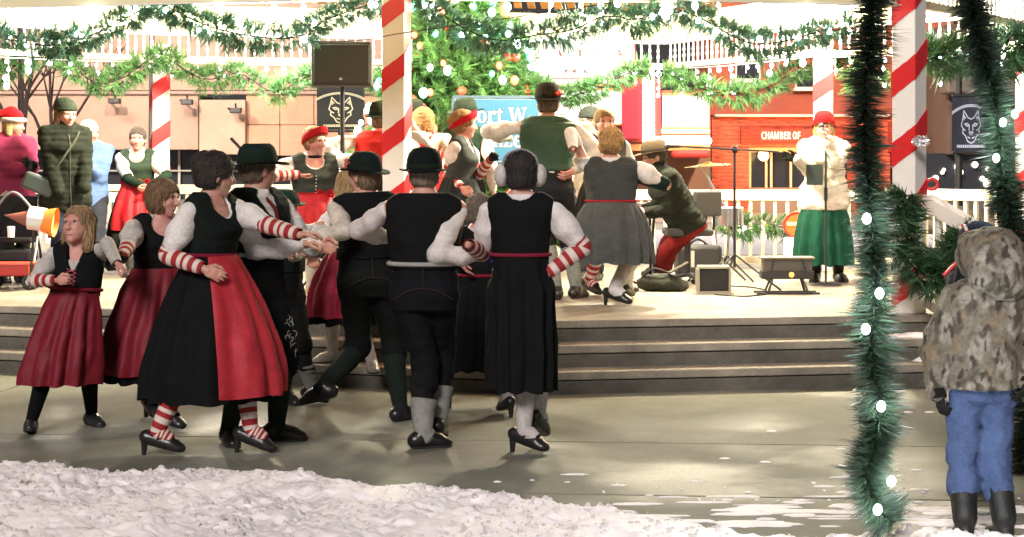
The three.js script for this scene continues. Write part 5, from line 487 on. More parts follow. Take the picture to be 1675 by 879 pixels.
const coat = (c, o = {}) => (P) => { // jacket or coat: trunk to a hem, sleeves to the wrist, optional quilting and hood
  const { h, arms, legs } = P, ex = o.ex ?? 0.03, hem = o.hem ?? 0, L = [(x, y, z) => P.torso(x, y, z) - ex, cone(P.tp(0, hem + 0.02), P.tp(0, 0.12), 0.085 * h * P.wide + ex * 0.6, 0.075 * h * P.wide + ex * 0.6)], pts = [P.tp(0, hem), P.tp(0, 0.3), P.tp(0.1, 0.1), P.tp(-0.1, 0.1)]; if (hem < -0.06) L.push((() => { const f = ell(P.tp(0, hem * 0.5, 0), [0.112 * h * P.wide + ex, Math.abs(hem) * h * 0.9, 0.088 * h * P.wide + ex], P.T); return f; })());
  for (const a of arms) { const sx = o.sleeve ?? 1; L.push(cone(a.S, a.E, 0.034 * h * sx + ex * 0.6, 0.031 * h * sx + ex * 0.5), cone(a.E, a.Wr, 0.031 * h * sx + ex * 0.5, 0.022 * h * sx + ex * 0.4)); pts.push(a.S, a.E, a.Wr); }
  if (o.collar) L.push(cone(P.tp(0, 0.285, 0), P.tp(0, 0.285 + o.collar, 0.004), 0.046 * h, 0.05 * h)), pts.push(P.tp(0, 0.33));
  if (o.hoodDown) L.push(ell(P.tp(0, 0.29, -0.045), [0.075 * h, 0.035 * h, 0.045 * h], P.T));
  const U = union(L, o.k ?? 0.03), fo = fold(o.fold ?? 0.012, o.ff ?? 9), q = o.quilt, f = (x, y, z) => { const px = x - P.pel.x, py = y - P.pel.y, pz = z - P.pel.z, lo = px * P.Y.x + py * P.Y.y + pz * P.Y.z, lx = px * P.X.x + py * P.X.y + pz * P.X.z; let d = U(x, y, z) + fo(x, y, z); if (q) d -= 0.006 * Math.abs(Math.sin(lo * q)); const nearArm = Math.abs(lx) > 0.115 * h * P.wide && arms.some((a) => Math.hypot(x - a.Wr.x, y - a.Wr.y, z - a.Wr.z) < 0.1 * h); return nearArm ? d : smax(d, hem * h - lo, 0.01); };
  part(o.name ?? 'coat', surf(f, ...bounds(pts, 0.24), (o.cellk ?? 0.0105) * P.cell, o.colorAt), o.colorAt ? tinted(0.9) : cloth(c, o.rough), P.t);
  if (o.zip) { const L2 = []; for (let i = 0; i < 14; i++) { const p = P.tp(0, lerp(hem + 0.01, 0.27, i / 13), 0.02); for (let k = 0; k < 100 && U(p.x, p.y, p.z) < 0.008; k++) p.addScaledVector(P.Z, 0.004); L2.push(p); } part('zip', tube(L2, 0.006, 30, 5), M([0.03, 0.03, 0.03], 0.5), P.t); }
};
const hair = (c, o = {}) => (P) => { const { e3, c3, hp, hk } = P, th = o.th ?? 0.013, L = [e3(0, 0.036, -0.018, [0.077 + th, 0.085 + th, 0.097 + th])]; if (o.nape !== false) L.push(e3(0, -0.03, -0.045, [0.066 + th, 0.06, 0.055 + th])); const pts = [hp(0, 0.03, -0.02), hp(0, -0.08, -0.03)];
  if (o.bun) { L.push(e3(...o.bun.slice(0, 3), [o.bun[3], o.bun[3] * 0.92, o.bun[3]])); pts.push(hp(o.bun[0], o.bun[1], o.bun[2])); }
  if (o.bob) { L.push(e3(0, -0.03, -0.025, [0.094, 0.085, 0.085])); }
  if (o.long) { for (const q of [-1, 1]) L.push(c3([q * 0.065, 0.02, -0.02], [q * 0.082, -0.14 * o.long, 0.0], 0.034, 0.028)); L.push(e3(0, -0.07 * o.long, -0.055, [0.085, 0.11 * o.long, 0.045])); pts.push(hp(0, -0.2 * o.long, -0.03)); }
  if (o.pony) { const p = o.pony; L.push(c3([0, 0.03, -0.1], p, 0.03, 0.022)); pts.push(hp(...p)); }
  const U = union(L, 0.022 * hk), face = e3(0, o.fy ?? -0.032, 0.098, [0.073, o.fr ?? 0.088, 0.085]), nk = o.cut ?? -0.075, curly = o.curl ?? 0, f = (x, y, z) => { const px = x - P.Hc.x, py = y - P.Hc.y, pz = z - P.Hc.z, ly = (px * P.HB.Y.x + py * P.HB.Y.y + pz * P.HB.Y.z) / hk, lx = (px * P.HB.X.x + py * P.HB.X.y + pz * P.HB.X.z) / hk, lz = (px * P.HB.Z.x + py * P.HB.Z.y + pz * P.HB.Z.z) / hk; let d = U(x, y, z); d += curly ? hk * curly * (nz(lx * 55, ly * 55, lz * 55)) : hk * 0.0055 * (nz(lx * 90, ly * 12, lz * 90) + 0.9 * nz(lx * 40, ly * 7, lz * 40)); d = smax(d, -face(x, y, z), 0.006 * hk); if (!o.long) d = smax(d, (nk - ly) * hk, 0.012 * hk); if (!o.bob && !o.long) d = smax(d, hk * Math.min(lz - 0.012, -ly - 0.012 + 0.0), 0.01 * hk); return d; };
  const hm = part('hair', surf(f, ...bounds(pts, 0.15 * hk), 0.0058 * hk * P.cell, (x, y, z) => { const px = x - P.Hc.x, py = y - P.Hc.y, pz = z - P.Hc.z, lx = px * P.HB.X.x + py * P.HB.X.y + pz * P.HB.X.z, lz = px * P.HB.Z.x + py * P.HB.Z.y + pz * P.HB.Z.z; const k = 0.72 + 0.75 * Math.abs(nz(lx * 75, py * 16, lz * 75)) + 0.3 * nz(lx * 190, py * 60, lz * 190); return c.map((q) => q * k); }), tinted(0.8), P.t);
  if (P.cell <= 1.2) { const R = rng(Math.round(P.pel.y * 1e5) + 3), src = hm.geometry.attributes.position, e = 0.002, fl = o.flow ?? (o.bun ? [0, -0.35, -1] : [0, -1, -0.25]), L = [[], [], []], flow = V3(0, 0, 0).addScaledVector(P.HB.X, fl[0]).addScaledVector(P.HB.Y, fl[1]).addScaledVector(P.HB.Z, fl[2]);
    for (let i = 0; i < (o.strands ?? 230); i++) { const k = Math.floor(R() * src.count), p = V3(src.getX(k), src.getY(k), src.getZ(k)), q = [], wob = V3(R() - 0.5, R() - 0.5, R() - 0.5).multiplyScalar(0.9); for (let s = 0; s < 9; s++) { const d0 = f(p.x, p.y, p.z), n = V3(f(p.x + e, p.y, p.z) - d0, f(p.x, p.y + e, p.z) - d0, f(p.x, p.y, p.z + e) - d0).normalize(); p.addScaledVector(n, 0.0022 - clamp(d0, -0.02, 0.02)); q.push(p.clone()); const t = flow.clone().add(wob); t.addScaledVector(n, -t.dot(n)); if (t.lengthSq() < 0.05) break; p.addScaledVector(t.normalize(), (0.010 + 0.006 * R()) * P.hk); wob.add(V3(R() - 0.5, R() - 0.5, R() - 0.5).multiplyScalar(curly ? 1.6 : 0.35)); }
      if (q.length > 4) L[i % 3].push(new THREE.TubeGeometry(new THREE.CatmullRomCurve3(q), q.length * 2, (0.0016 + 0.0016 * R()) * P.hk, 4, false)); }
    L.forEach((g, i) => { if (g.length) part('strands', g, M(c.map((x) => x * [0.65, 1.1, 1.55][i]), 0.75), hm); }); } };
const headband = (c, o = {}) => (P) => { const pts = []; for (let i = 0; i < 28; i++) { const a = i / 28 * 6.283; pts.push(P.hp(Math.sin(a) * 0.094, (o.y ?? 0.045) + Math.cos(a) * (o.slope ?? 0.02), -0.012 + Math.cos(a) * 0.112)); } const g = new THREE.TubeGeometry(new THREE.CatmullRomCurve3(pts, true), 60, 0.012 * P.hk, 8, true), p = g.attributes.position; for (let i = 0; i < p.count; i++) { const q = V3(p.getX(i), p.getY(i), p.getZ(i)).sub(P.Hc), ly = q.dot(P.HB.Y) - (o.y ?? 0.045) * P.hk; q.addScaledVector(P.HB.Y, ly * (o.w ?? 1.4)); p.setXYZ(i, q.x + P.Hc.x, q.y + P.Hc.y, q.z + P.Hc.z); } g.computeVertexNormals(); part('headband', g, cloth(c), P.t); };
const hat = (c, o = {}) => (P) => { const k = P.hk * (o.k ?? 1.07), cr = o.crown ?? 0.105, br = o.brim ?? 0.138, pr = [[0.096, 0], [0.0955, 0.02], [0.092, cr * 0.48], [0.083, cr * 0.76], [0.062, cr * 0.97], [0.03, cr * (o.dent ? 0.93 : 1.06)], [0, cr * (o.dent ? 0.9 : 1.07)]], F = basis(...(P.s.head ?? [P.s.yaw, 0, 0])), q = F.q.clone().multiply(new THREE.Quaternion().setFromEuler(new THREE.Euler(rad(o.tilt ?? -7), 0, rad(o.roll ?? 0)))), pos = P.hp(0, o.y ?? 0.042, -0.014);
  const place = (g) => g.scale(k * 0.98, k, k * 1.14).applyQuaternion(q).translate(pos.x, pos.y, pos.z); const crown = place(new THREE.LatheGeometry(pr.map((a) => new THREE.Vector2(...a)), 36)), brimG = new THREE.LatheGeometry([[0.088, 0.004], [0.11, 0.0], [br, 0.006], [br + 0.002, 0.001], [0.11, -0.006], [0.088, -0.003]].map((a) => new THREE.Vector2(...a)), 44), p = brimG.attributes.position; for (let i = 0; i < p.count; i++) { const x = p.getX(i), z = p.getZ(i), r = Math.hypot(x, z), e = clamp((r - 0.09) / (br - 0.09), 0, 1); p.setY(i, p.getY(i) + e * e * ((o.curl ?? 0.014) * (x * x - z * z * 0.35) / (r * r) - (o.droop ?? 0.010))); } brimG.computeVertexNormals();
  const m = o.mat ?? cloth(c); const hg = part('hat', [crown, place(brimG)], m, P.t); const band = new THREE.LatheGeometry([[0.097, 0.004], [0.0972, 0.022], [0.0955, 0.028]].map((a) => new THREE.Vector2(...a)), 36); part('hat_band', place(band), cloth(o.band ?? [0.02, 0.03, 0.02]), hg);
  if (o.flowers) { const R = rng(8), L = []; for (let i = 0; i < 7; i++) { const a = (o.fa ?? 2.6) + i * 0.22, g = place(new THREE.SphereGeometry(0.017, 8, 6).translate(Math.sin(a) * 0.1, 0.03 + R() * 0.02, Math.cos(a) * 0.1)); L.push(g); } part('flower', L, M([0.65, 0.02, 0.02], 0.6), hg); } if (o.feather) part('feather', place(tube([V3(0.09, 0.02, 0), V3(0.10, 0.08, -0.04), V3(0.09, 0.13, -0.09)], 0.008, 14)), M([0.1, 0.1, 0.08], 0.7), hg); };
const beanie = (c, o = {}) => (P) => { const { e3, hk, hp } = P, U = union([e3(0, 0.052, -0.016, [0.094, 0.094, 0.112]), ...(o.slouch ? [e3(0.0, 0.10, -0.06, [0.07, 0.055, 0.07])] : [])], 0.03 * hk), f = (x, y, z) => { const ly = ((x - P.Hc.x) * P.HB.Y.x + (y - P.Hc.y) * P.HB.Y.y + (z - P.Hc.z) * P.HB.Y.z) / hk, lz = ((x - P.Hc.x) * P.HB.Z.x + (y - P.Hc.y) * P.HB.Z.y + (z - P.Hc.z) * P.HB.Z.z) / hk; const a = Math.atan2((x - P.Hc.x) * P.HB.X.x + (z - P.Hc.z) * P.HB.X.z, lz); return smax(U(x, y, z) - 0.0025 * Math.sin(a * 34) - (ly < 0.062 ? 0.005 : 0), ((o.low ?? 0.028) + lz * 0.12 - ly) * hk, 0.008 * hk); }; const m = part(o.name ?? 'beanie', surf(f, ...bounds([hp(0, 0.05, -0.02), hp(0, 0.1, -0.06)], 0.13 * hk), 0.006 * hk * P.cell), cloth(c), P.t); if (o.pom) part('pompom', ball(0.035 * hk, ...hp(0, 0.165, -0.03).toArray()), cloth([0.6, 0.58, 0.55]), m); };
const flowers = (list, c) => (P) => list.forEach(([x, y, z, n]) => { const R = rng(Math.round(x * 900) + n), L = []; for (let i = 0; i < n; i++) L.push(ball(0.017 * P.hk, ...P.hp(x + (R() - 0.5) * 0.06, y + (R() - 0.5) * 0.05, z + (R() - 0.5) * 0.06).toArray(), 8, 6)); part('hair_flower', L, M(c, 0.6), P.t); });
const seam = (arcs, c, inf = 0.026) => (P) => arcs.forEach((pts) => { const L = pts.map(([x, y, z]) => { const p = P.tp(x, y, z), dir = P.Z.clone().multiplyScalar(Math.sign(z) || 1); for (let k = 0; k < 120 && P.torso(p.x, p.y, p.z) < inf; k++) p.addScaledVector(dir, 0.003); return p; }); part('seam', tube(L, 0.0028, 24, 5), cloth(c), P.t); });
const belt = (c, y = 0.108) => sash(c, { y, r: 0.013, name: 'belt' });
const WHT = [0.80, 0.77, 0.75], BLK = [0.008, 0.0085, 0.009], DGR = [0.009, 0.0135, 0.0118], REDC = [0.50, 0.012, 0.022], MAR = [0.20, 0.010, 0.022];
// ---------- the dancers on the plaza ----------
person({ label: 'small blonde girl facing front in black bodice and long maroon skirt', kid: true, sex: 'f', h: 1.33, d: 11.0, u: 86, yaw: -4, feet: [[36, 364, 10, { d: 10.9, pitch: -12, k: [52, 315, 0.1] }], [108, 358, 40]], head: [-22, -16, 4], lean: [-0.05, 0.06], skin: 'pink', hairC: [0.27, 0.175, 0.09], smile: true,
  armR: { e: [50, 236, 0.15], h: [66, 236, 0.22], palm: [0.3, 0, -1], curl: 0.9 }, armL: { e: [124, 213, 0.14], h: [137, 222, 0.34], palm: [0, -1, 0], curl: 0.9, dir: [0.6, -0.4, 0.3] },
  wear: [shirt([0.60, 0.57, 0.53], { scoop: 0.055, puff: 1.0 }), sleeves({ up: 0.95, n: 5, only: -1 }), sleeves({ up: 0.95, c: [0.60, 0.57, 0.53], name: 'sleeve', only: 1 }), vest(BLK, { neck: 'vee', lace: true, low: 0.1 }), skirt(BLK, { hv: 316, rx: 0.215, rz: 0.215, pleats: 11, sway: [-0.07, 0] }), apron(MAR, { hv: 322, rx: 0.222, rz: 0.225, pleats: 9, a0: -1.5, a1: 1.45, sway: [-0.07, 0.02], seed: 4 }), sash([0.28, 0.02, 0.04]), stockings(BLK, { name: 'leggings' }), shoes([0.02, 0.02, 0.022], { strap: true }), hair([0.27, 0.175, 0.09], { long: 0.95, fr: 0.095, fy: -0.03 })] });
person({ label: 'woman with short brown hair and dark red skirt looking toward the right', sex: 'f', h: 1.55, d: 11.4, u: 184, yaw: 25, feet: [[196, 362, 60, { side: 1 }], [176, 352, 30, { side: -1 }]], head: [68, 0, -4], lean: [0, 0.05], skin: 'pink', hairC: [0.16, 0.09, 0.045], heels: true, smile: true,
  armR: { e: [152, 206, 0.2], h: [139, 223, 0.62], glove: [0.02, 0.02, 0.022], curl: 1.0, dir: [-0.9, -0.5, 0.2], palm: [0, 0.4, 0.9] }, armL: { e: [226, 205, 0.1], h: [222, 225, 0.2] },
  wear: [shirt([0.60, 0.57, 0.53], { scoop: 0.05, puff: 1.12 }), sleeves({ up: 0.9, n: 5 }), vest(BLK, { neck: 'square' }), skirt(BLK, { hv: 320, rx: 0.235, rz: 0.24, sway: [-0.07, -0.02] }), apron(MAR, { hv: 313, rx: 0.24, rz: 0.245, a0: -1.75, a1: 1.1, sway: [-0.08, 0], seed: 9 }), stockings([0.03, 0.03, 0.03]), shoes([0.015, 0.015, 0.016]), hair([0.16, 0.09, 0.045], { bob: true, th: 0.016, cut: -0.10 })] });
person({ label: 'woman in black skirt and red apron with striped stockings striding right', sex: 'f', h: 1.62, d: 10.25, u: 246, yaw: 58, feet: [[186, 383, 88, { side: -1 }], [296, 381, 86, { side: 1, pitch: 6 }]], head: [112, 4, 3], lean: [0.02, 0.02], heels: true, skin: 'fair', hairC: [0.025, 0.018, 0.014],
  armR: { e: [184, 206, 0.12], h: [238, 226, 0.26], dir: [0.8, -0.35, 0.1], palm: [0.1, -0.3, -0.9], curl: 0.35 }, armL: { e: [306, 206, 0.1], h: [352, 198, 0.16], dir: [1, 0.08, -0.1], palm: [0, -1, 0.2], curl: 0.5 },
  wear: [shirt(WHT, { scoop: 0.05, puff: 1.12, len: 0.98 }), sleeves({ up: 0.82, n: 7 }), vest(DGR, { neck: 'square' }), skirt(BLK, { hv: 335, rx: 0.335, rz: 0.365, pleats: 12, fold: 0.02, sway: [0.0, -0.02] }), apron([0.44, 0.022, 0.036], { hv: 329, rx: 0.342, rz: 0.385, a0: -0.88, a1: 0.95, pleats: 8, sway: [0, 0.05], seed: 6 }), sash([0.30, 0.02, 0.05]), stockings(WHT, { stripes: 11 }), shoes([0.014, 0.013, 0.014], { strap: true }), hair([0.022, 0.016, 0.013], { bun: [0.0, 0.07, -0.085, 0.062], th: 0.018, cut: -0.07 }), flowers([[0.082, 0.0, -0.005, 6]], [0.16, 0.2, 0.18])] });
person({ label: 'man in green brimmed hat and necktie beside the striding woman', sex: 'm', h: 1.70, d: 10.75, u: 300, yaw: 55, feet: [[268, 374, 20, { side: -1 }], [326, 371, 92, { side: 1 }]], head: [128, 2, 0], lean: [0.0, 0.0], wide: 1.08, skin: 'fair', hairC: [0.09, 0.06, 0.04],
  armR: { e: [284, 212, 0.2], h: [352, 206, 0.22], dir: [1, 0.1, 0], palm: [0, -1, 0.2], curl: 0.8 }, armL: { e: [350, 190, -0.1], h: [372, 206, 0.0], dir: [1, -0.2, 0.1], curl: 0.8 },
  wear: [shirt(WHT, { sleeve: 'long', collar: true, puff: 1.1, cuff: true, name: 'shirt' }), vest(DGR, { neck: 'vee', name: 'waistcoat' }), breeches([0.009, 0.009, 0.010], { cut: 0.16, full: true }), belt([0.55, 0.54, 0.5]), stockings([0.018, 0.03, 0.022]), shoes([0.013, 0.012, 0.012]), hair([0.09, 0.06, 0.04], { th: 0.006, cut: -0.065 }), hat([0.014, 0.028, 0.022], { brim: 0.150, feather: true, dent: true, tilt: -3 }),
    (P) => { part('necktie', tube([P.tp(0, 0.283, 0.045), P.tp(0.002, 0.25, 0.085), P.tp(0.004, 0.20, 0.098)], 0.012, 16), cloth([0.16, 0.03, 0.025]), P.t); const R = rng(3), L = []; for (let i = 0; i < 26; i++) { const a = P.legs[1], p = a.hip.clone().lerp(a.K, 0.05 + R() * 0.95).addScaledVector(P.B.Z, 0.085 * (1 - 0.0)).addScaledVector(P.B.X, (R() - 0.5) * 0.07); L.push(new THREE.TorusGeometry(0.012 + R() * 0.008, 0.0025, 5, 12).rotateY(rad(P.s.yaw) + (R() - 0.5)).translate(p.x, p.y, p.z)); } part('embroidery', L, M([0.33, 0.34, 0.31], 0.6), P.t); }] });
person({ label: 'boy in small green hat, black shorts and grey socks behind the stepping man', kid: true, sex: 'm', h: 1.37, d: 12.2, u: 331, yaw: 35, feet: [[336, 340, 40, { side: -1 }], [366, 336, 60, { side: 1, d: 12.2, pitch: 8, k: [352, 280, 0.1] }]], head: [40, 6, 0], skin: 'pink', hairC: [0.12, 0.07, 0.04],
  armR: { e: [334, 208, 0.1], h: [342, 214, 0.3] }, armL: { e: [366, 196, 0.1], h: [362, 207, 0.25], curl: 0.8 }, wear: [shirt([0.62, 0.60, 0.57], { sleeve: 'long', collar: true, name: 'shirt' }), vest(DGR, { neck: 'vee', name: 'waistcoat' }), breeches(BLK, { cut: 0.1, full: true, name: 'shorts' }), stockings([0.016, 0.017, 0.016]), stockings([0.27, 0.28, 0.26], { from: 0.55, name: 'sock', slouch: true, fat: 1.15 }), shoes([0.013, 0.012, 0.012]), hair([0.12, 0.07, 0.04], { th: 0.006 }), hat([0.02, 0.06, 0.035], { brim: 0.13, crown: 0.085 })] });
person({ label: 'blond woman in red apron on the lowest step behind the hatted men', kid: true, sex: 'f', h: 1.46, d: 12.9, gy: 0.153, u: 412, yaw: -38, feet: [[388, 305, -60, { side: -1, gy: 0.153 }], [436, 313, 10, { side: 1, gy: 0.153 }]], head: [50, 14, 0], skin: 'pink', hairC: [0.34, 0.23, 0.11], armR: { e: [396, 196, 0.1], h: [404, 205, 0.2] }, armL: { e: [440, 196, 0], h: [446, 212, 0.1] },
  wear: [shirt(WHT, { scoop: 0.04, puff: 1.2 }), sleeves({ up: 0.9, n: 5 }), vest(BLK, { neck: 'square' }), skirt(BLK, { hv: 272, rx: 0.28, rz: 0.28 }), apron([0.48, 0.03, 0.07], { hv: 266, rx: 0.285, rz: 0.285, a0: -0.9, a1: 1.1 }), stockings(WHT), shoes([0.35, 0.33, 0.3]), hair([0.34, 0.23, 0.11], { th: 0.014, bob: true, cut: -0.08 })] });
person({ label: 'man seen from behind in black vest and hat with one leg kicked out left', sex: 'm', h: 1.62, d: 11.45, u: 432, yaw: 196, feet: [[470, 354, 150, { side: -1 }], [376, 337, -98, { side: 1, d: 11.2, pitch: 14, k: [402, 295, 0.1] }]], head: [-128, 0, 0], lean: [0.0, 0.04], wide: 1.1, skin: 'fair', hairC: [0.16, 0.10, 0.06],
  armL: { e: [390, 184, 0.2], h: [364, 202, 0.46], dir: [-0.5, -0.5, 0.5], palm: [1, 0, 0.2], curl: 0.9 }, armR: { e: [470, 205, 0.1], h: [474, 226, 0.0] },
  wear: [shirt([0.72, 0.65, 0.57], { sleeve: 'long', collar: true, puff: 1.06, cuff: true, name: 'shirt' }), vest(BLK, { name: 'waistcoat', low: 0.09 }), breeches([0.009, 0.011, 0.0105], { cut: 0.12, full: true }), seam([[[-0.10, -0.015, -0.03], [-0.05, 0.012, -0.06], [0, 0.02, -0.06], [0.05, 0.012, -0.06], [0.10, -0.015, -0.03]], [[0, 0.10, -0.05], [0, 0.06, -0.06], [0, 0.02, -0.06]]], [0.09, 0.05, 0.055]), stockings([0.015, 0.022, 0.019]), shoes([0.012, 0.012, 0.013]), hair([0.16, 0.10, 0.06], { th: 0.010, cut: -0.085 }), hat([0.012, 0.022, 0.019], { brim: 0.138, tilt: -4 }), flowers([[0.07, 0.075, 0.06, 5]], [0.4, 0.1, 0.05])] });
person({ label: 'man from behind in black vest, round black hat and slouched grey socks', sex: 'm', h: 1.635, d: 10.35, u: 497, yaw: 180, feet: [[498, 377, 112, { side: 1 }], [514, 366, 175, { side: -1, d: 10.52, pitch: 14 }]], head: [180, 4, 0], wide: 1.05, skin: 'fair', hairC: [0.16, 0.12, 0.09],
  armL: { e: [432, 188, -0.12], h: [456, 200, -0.35], curl: 0.6 }, armR: { e: [532, 216, 0.1], h: [562, 215, 0.05], dir: [1, 0.05, 0], palm: [0, 0, -1], curl: 0.7, glove: [0.07, 0.06, 0.24] },
  wear: [shirt([0.74, 0.69, 0.67], { sleeve: 'long', collar: true, puff: 1.05, cuff: true, name: 'shirt' }), vest(BLK, { name: 'waistcoat', low: 0.085 }), breeches([0.008, 0.0085, 0.011], { cut: 0.3, full: true }), seam([[[-0.10, -0.015, -0.03], [-0.05, 0.012, -0.06], [0, 0.02, -0.06], [0.05, 0.012, -0.06], [0.10, -0.015, -0.03]], [[0, 0.10, -0.05], [0, 0.06, -0.06], [0, 0.02, -0.06]]], [0.09, 0.05, 0.055]), belt([0.5, 0.5, 0.48], 0.095), stockings([0.013, 0.013, 0.014]), stockings([0.33, 0.33, 0.31], { from: 0.52, name: 'sock', slouch: true, fat: 1.1 }), shoes([0.009, 0.009, 0.010]), hair([0.16, 0.12, 0.09], { th: 0.004, cut: -0.05 }), hat([0.01, 0.014, 0.013], { brim: 0.132, crown: 0.108, tilt: -5, curl: 0.012, droop: 0.016 })] });
person({ label: 'woman with curly grey-brown hair and red flowers left of the earmuffs woman', sex: 'f', h: 1.5, d: 12.1, u: 562, yaw: 172, feet: [[516, 343, 230, { side: 1 }], [594, 350, 200, { side: -1 }]], head: [152, 6, 0], skin: 'pink', hairC: [0.13, 0.10, 0.07], heels: true,
  armR: { e: [596, 210, 0.1], h: [600, 228, 0.2] }, armL: { e: [534, 205, 0.1], h: [540, 220, 0.2] }, wear: [shirt([0.6, 0.57, 0.55], { puff: 1.1 }), sleeves({ up: 0.9, n: 6 }), vest(BLK, {}), skirt(BLK, { hv: 311, rx: 0.22, rz: 0.23, sway: [0.02, 0] }), sash([0.32, 0.025, 0.05]), stockings([0.62, 0.58, 0.56]), shoes([0.013, 0.013, 0.014]), hair([0.13, 0.105, 0.075], { th: 0.02, curl: 0.010, cut: -0.06 }), flowers([[0.085, 0.03, -0.03, 8], [0.07, 0.05, 0.03, 5]], [0.5, 0.02, 0.02])] });
person({ label: 'woman seen from behind with white fluffy earmuffs, black skirt and striped sleeve akimbo', sex: 'f', h: 1.60, d: 10.15, u: 610, yaw: 178, feet: [[632, 367, 160, { side: -1, d: 10.36, pitch: 16 }], [616, 381, 62, { side: 1 }]], head: [186, 2, 0], heels: true, skin: 'fair', hairC: [0.018, 0.014, 0.013], wide: 0.97,
  armL: { e: [556, 212, -0.02], h: [548, 206, 0.10], dir: [0.2, -0.6, 0.5], none: true, palm: [0, 0, -1] }, armR: { e: [688, 204, 0.0], h: [642, 230, 0.04], dir: [-0.9, -0.4, -0.1], palm: [0, 0, -1], curl: 0.6 },
  wear: [shirt([0.78, 0.73, 0.72], { puff: 1.14, len: 0.92 }), sleeves({ up: 0.80, n: 6 }), vest(BLK, {}), skirt([0.008, 0.0085, 0.009], { hv: 328, rx: 0.178, rz: 0.20, pleats: 11, bell: 0.7, sway: [0.0, 0.0], fold: 0.02 }), sash([0.32, 0.03, 0.06]), stockings([0.66, 0.61, 0.60]), shoes([0.012, 0.012, 0.013], { strap: true }), hair([0.018, 0.014, 0.013], { th: 0.016, cut: -0.075, bun: [0, -0.03, -0.085, 0.045] }),
    (P) => { for (const q of [-1, 1]) { const c = P.hp(q * 0.108, 0.0, -0.005), f = ell(c, [0.04 * P.hk, 0.064 * P.hk, 0.064 * P.hk], P.HB); part('earmuff', surf((x, y, z) => f(x, y, z) + 0.005 * nz(x * 130, y * 130, z * 130), ...bounds([c], 0.085), 0.006), cloth([0.66, 0.60, 0.58]), P.t); } part('earmuff_band', tube([P.hp(-0.104, 0.05, -0.005), P.hp(-0.08, 0.11, -0.008), P.hp(0, 0.145, -0.01), P.hp(0.08, 0.11, -0.008), P.hp(0.104, 0.05, -0.005)], 0.007, 24), cloth([0.5, 0.46, 0.44]), P.t); }] });
// ---------- the dancers and musicians on the stage ----------
const ST = { gy: H, q: 1.35 };
person({ ...ST, label: 'woman in red headband and bright red skirt facing front beside the loudspeaker', sex: 'f', h: 1.62, d: 15.5, u: 368, yaw: 12, feet: [[365, 249, 20, { side: -1 }], [386, 246, 60, { side: 1 }]], head: [48, 2, 4], skin: 'pink', hairC: [0.22, 0.10, 0.04], wide: 1.12, smile: true, armR: { e: [318, 128, 0.0], h: [350, 147, 0.14], dir: [0.8, -0.3, 0], curl: 0.5 }, armL: { e: [410, 132, -0.05], h: [408, 150, 0.05] },
  wear: [shirt(WHT, { scoop: 0.045, puff: 1.15, len: 0.75 }), sleeves({ up: 0.62, n: 7, only: -1 }), sleeves({ up: 0.6, c: [0.04, 0.06, 0.05], name: 'sleeve', only: 1 }), vest([0.055, 0.065, 0.055], { neck: 'square', buttons: true }), skirt([0.02, 0.025, 0.022], { hv: 216, rx: 0.31, rz: 0.3 }), apron(REDC, { hv: 211, rx: 0.315, rz: 0.31, a0: -1.45, a1: 1.45, pleats: 12 }), sash(REDC, { bow: [0.55] }), stockings(WHT), shoes([0.30, 0.22, 0.12]), hair([0.24, 0.11, 0.04], { th: 0.014, bun: [0, 0.05, -0.09, 0.05] }), headband([0.5, 0.015, 0.02], { w: 1.8 }), (P) => part('choker', new THREE.TorusGeometry(0.055, 0.012, 8, 24).rotateX(Math.PI / 2).translate(...P.tp(0, 0.297, 0.004).toArray()), cloth([0.02, 0.02, 0.02]), P.t)] });
person({ ...ST, label: 'woman in red apron standing with clasped hands left of the left rear ribboned post', sex: 'f', h: 1.60, d: 18.6, u: 161, yaw: 4, feet: [[152, 233, 0, { side: -1 }], [172, 233, 8, { side: 1 }]], head: [6, -2, 0], skin: 'pink', hairC: [0.05, 0.035, 0.025], wide: 1.02, armR: { e: [139, 142, 0.05], h: [170, 157, 0.28], curl: 0.7 }, armL: { e: [190, 140, 0.05], h: [174, 157, 0.28], curl: 0.7 },
  wear: [shirt(WHT, { scoop: 0.06, puff: 1.3, len: 0.9 }), sleeves({ up: 0.85, c: [0.014, 0.032, 0.02], name: 'sleeve' }), vest([0.03, 0.05, 0.035], { neck: 'square' }), skirt([0.02, 0.022, 0.02], { hv: 212, rx: 0.30, rz: 0.28 }), apron(REDC, { hv: 193, rx: 0.27, rz: 0.29, a0: -1.1, a1: 1.1 }), sash(REDC, { bow: [0.5] }), stockings([0.05, 0.05, 0.05]), shoes([0.02, 0.02, 0.02]), hair([0.05, 0.035, 0.025], { th: 0.012, bun: [0, 0.09, -0.06, 0.045] })] });
person({ ...ST, label: 'man in red vest from behind, partly hidden by the large ribboned post', sex: 'm', h: 1.70, d: 16.4, u: 446, yaw: 176, feet: [[438, 246, 200, { side: 1 }], [456, 244, 160, { side: -1 }]], head: [160, 0, 0], wide: 1.1, skin: 'pink', hairC: [0.15, 0.1, 0.06], armL: { e: [404, 124, 0.1], h: [404, 140, 0.25], curl: 0.6 }, armR: { e: [480, 116, 0.1], h: [500, 120, 0.15] },
  wear: [shirt(WHT, { sleeve: 'long', collar: true, puff: 1.2, name: 'shirt' }), vest([0.58, 0.03, 0.025], { name: 'waistcoat' }), breeches([0.02, 0.02, 0.02], { cut: 0.1 }), stockings([0.3, 0.3, 0.28]), shoes([0.02, 0.02, 0.02]), hair([0.15, 0.1, 0.06], { th: 0.006 }), hat([0.04, 0.05, 0.03], { brim: 0.13 })] });
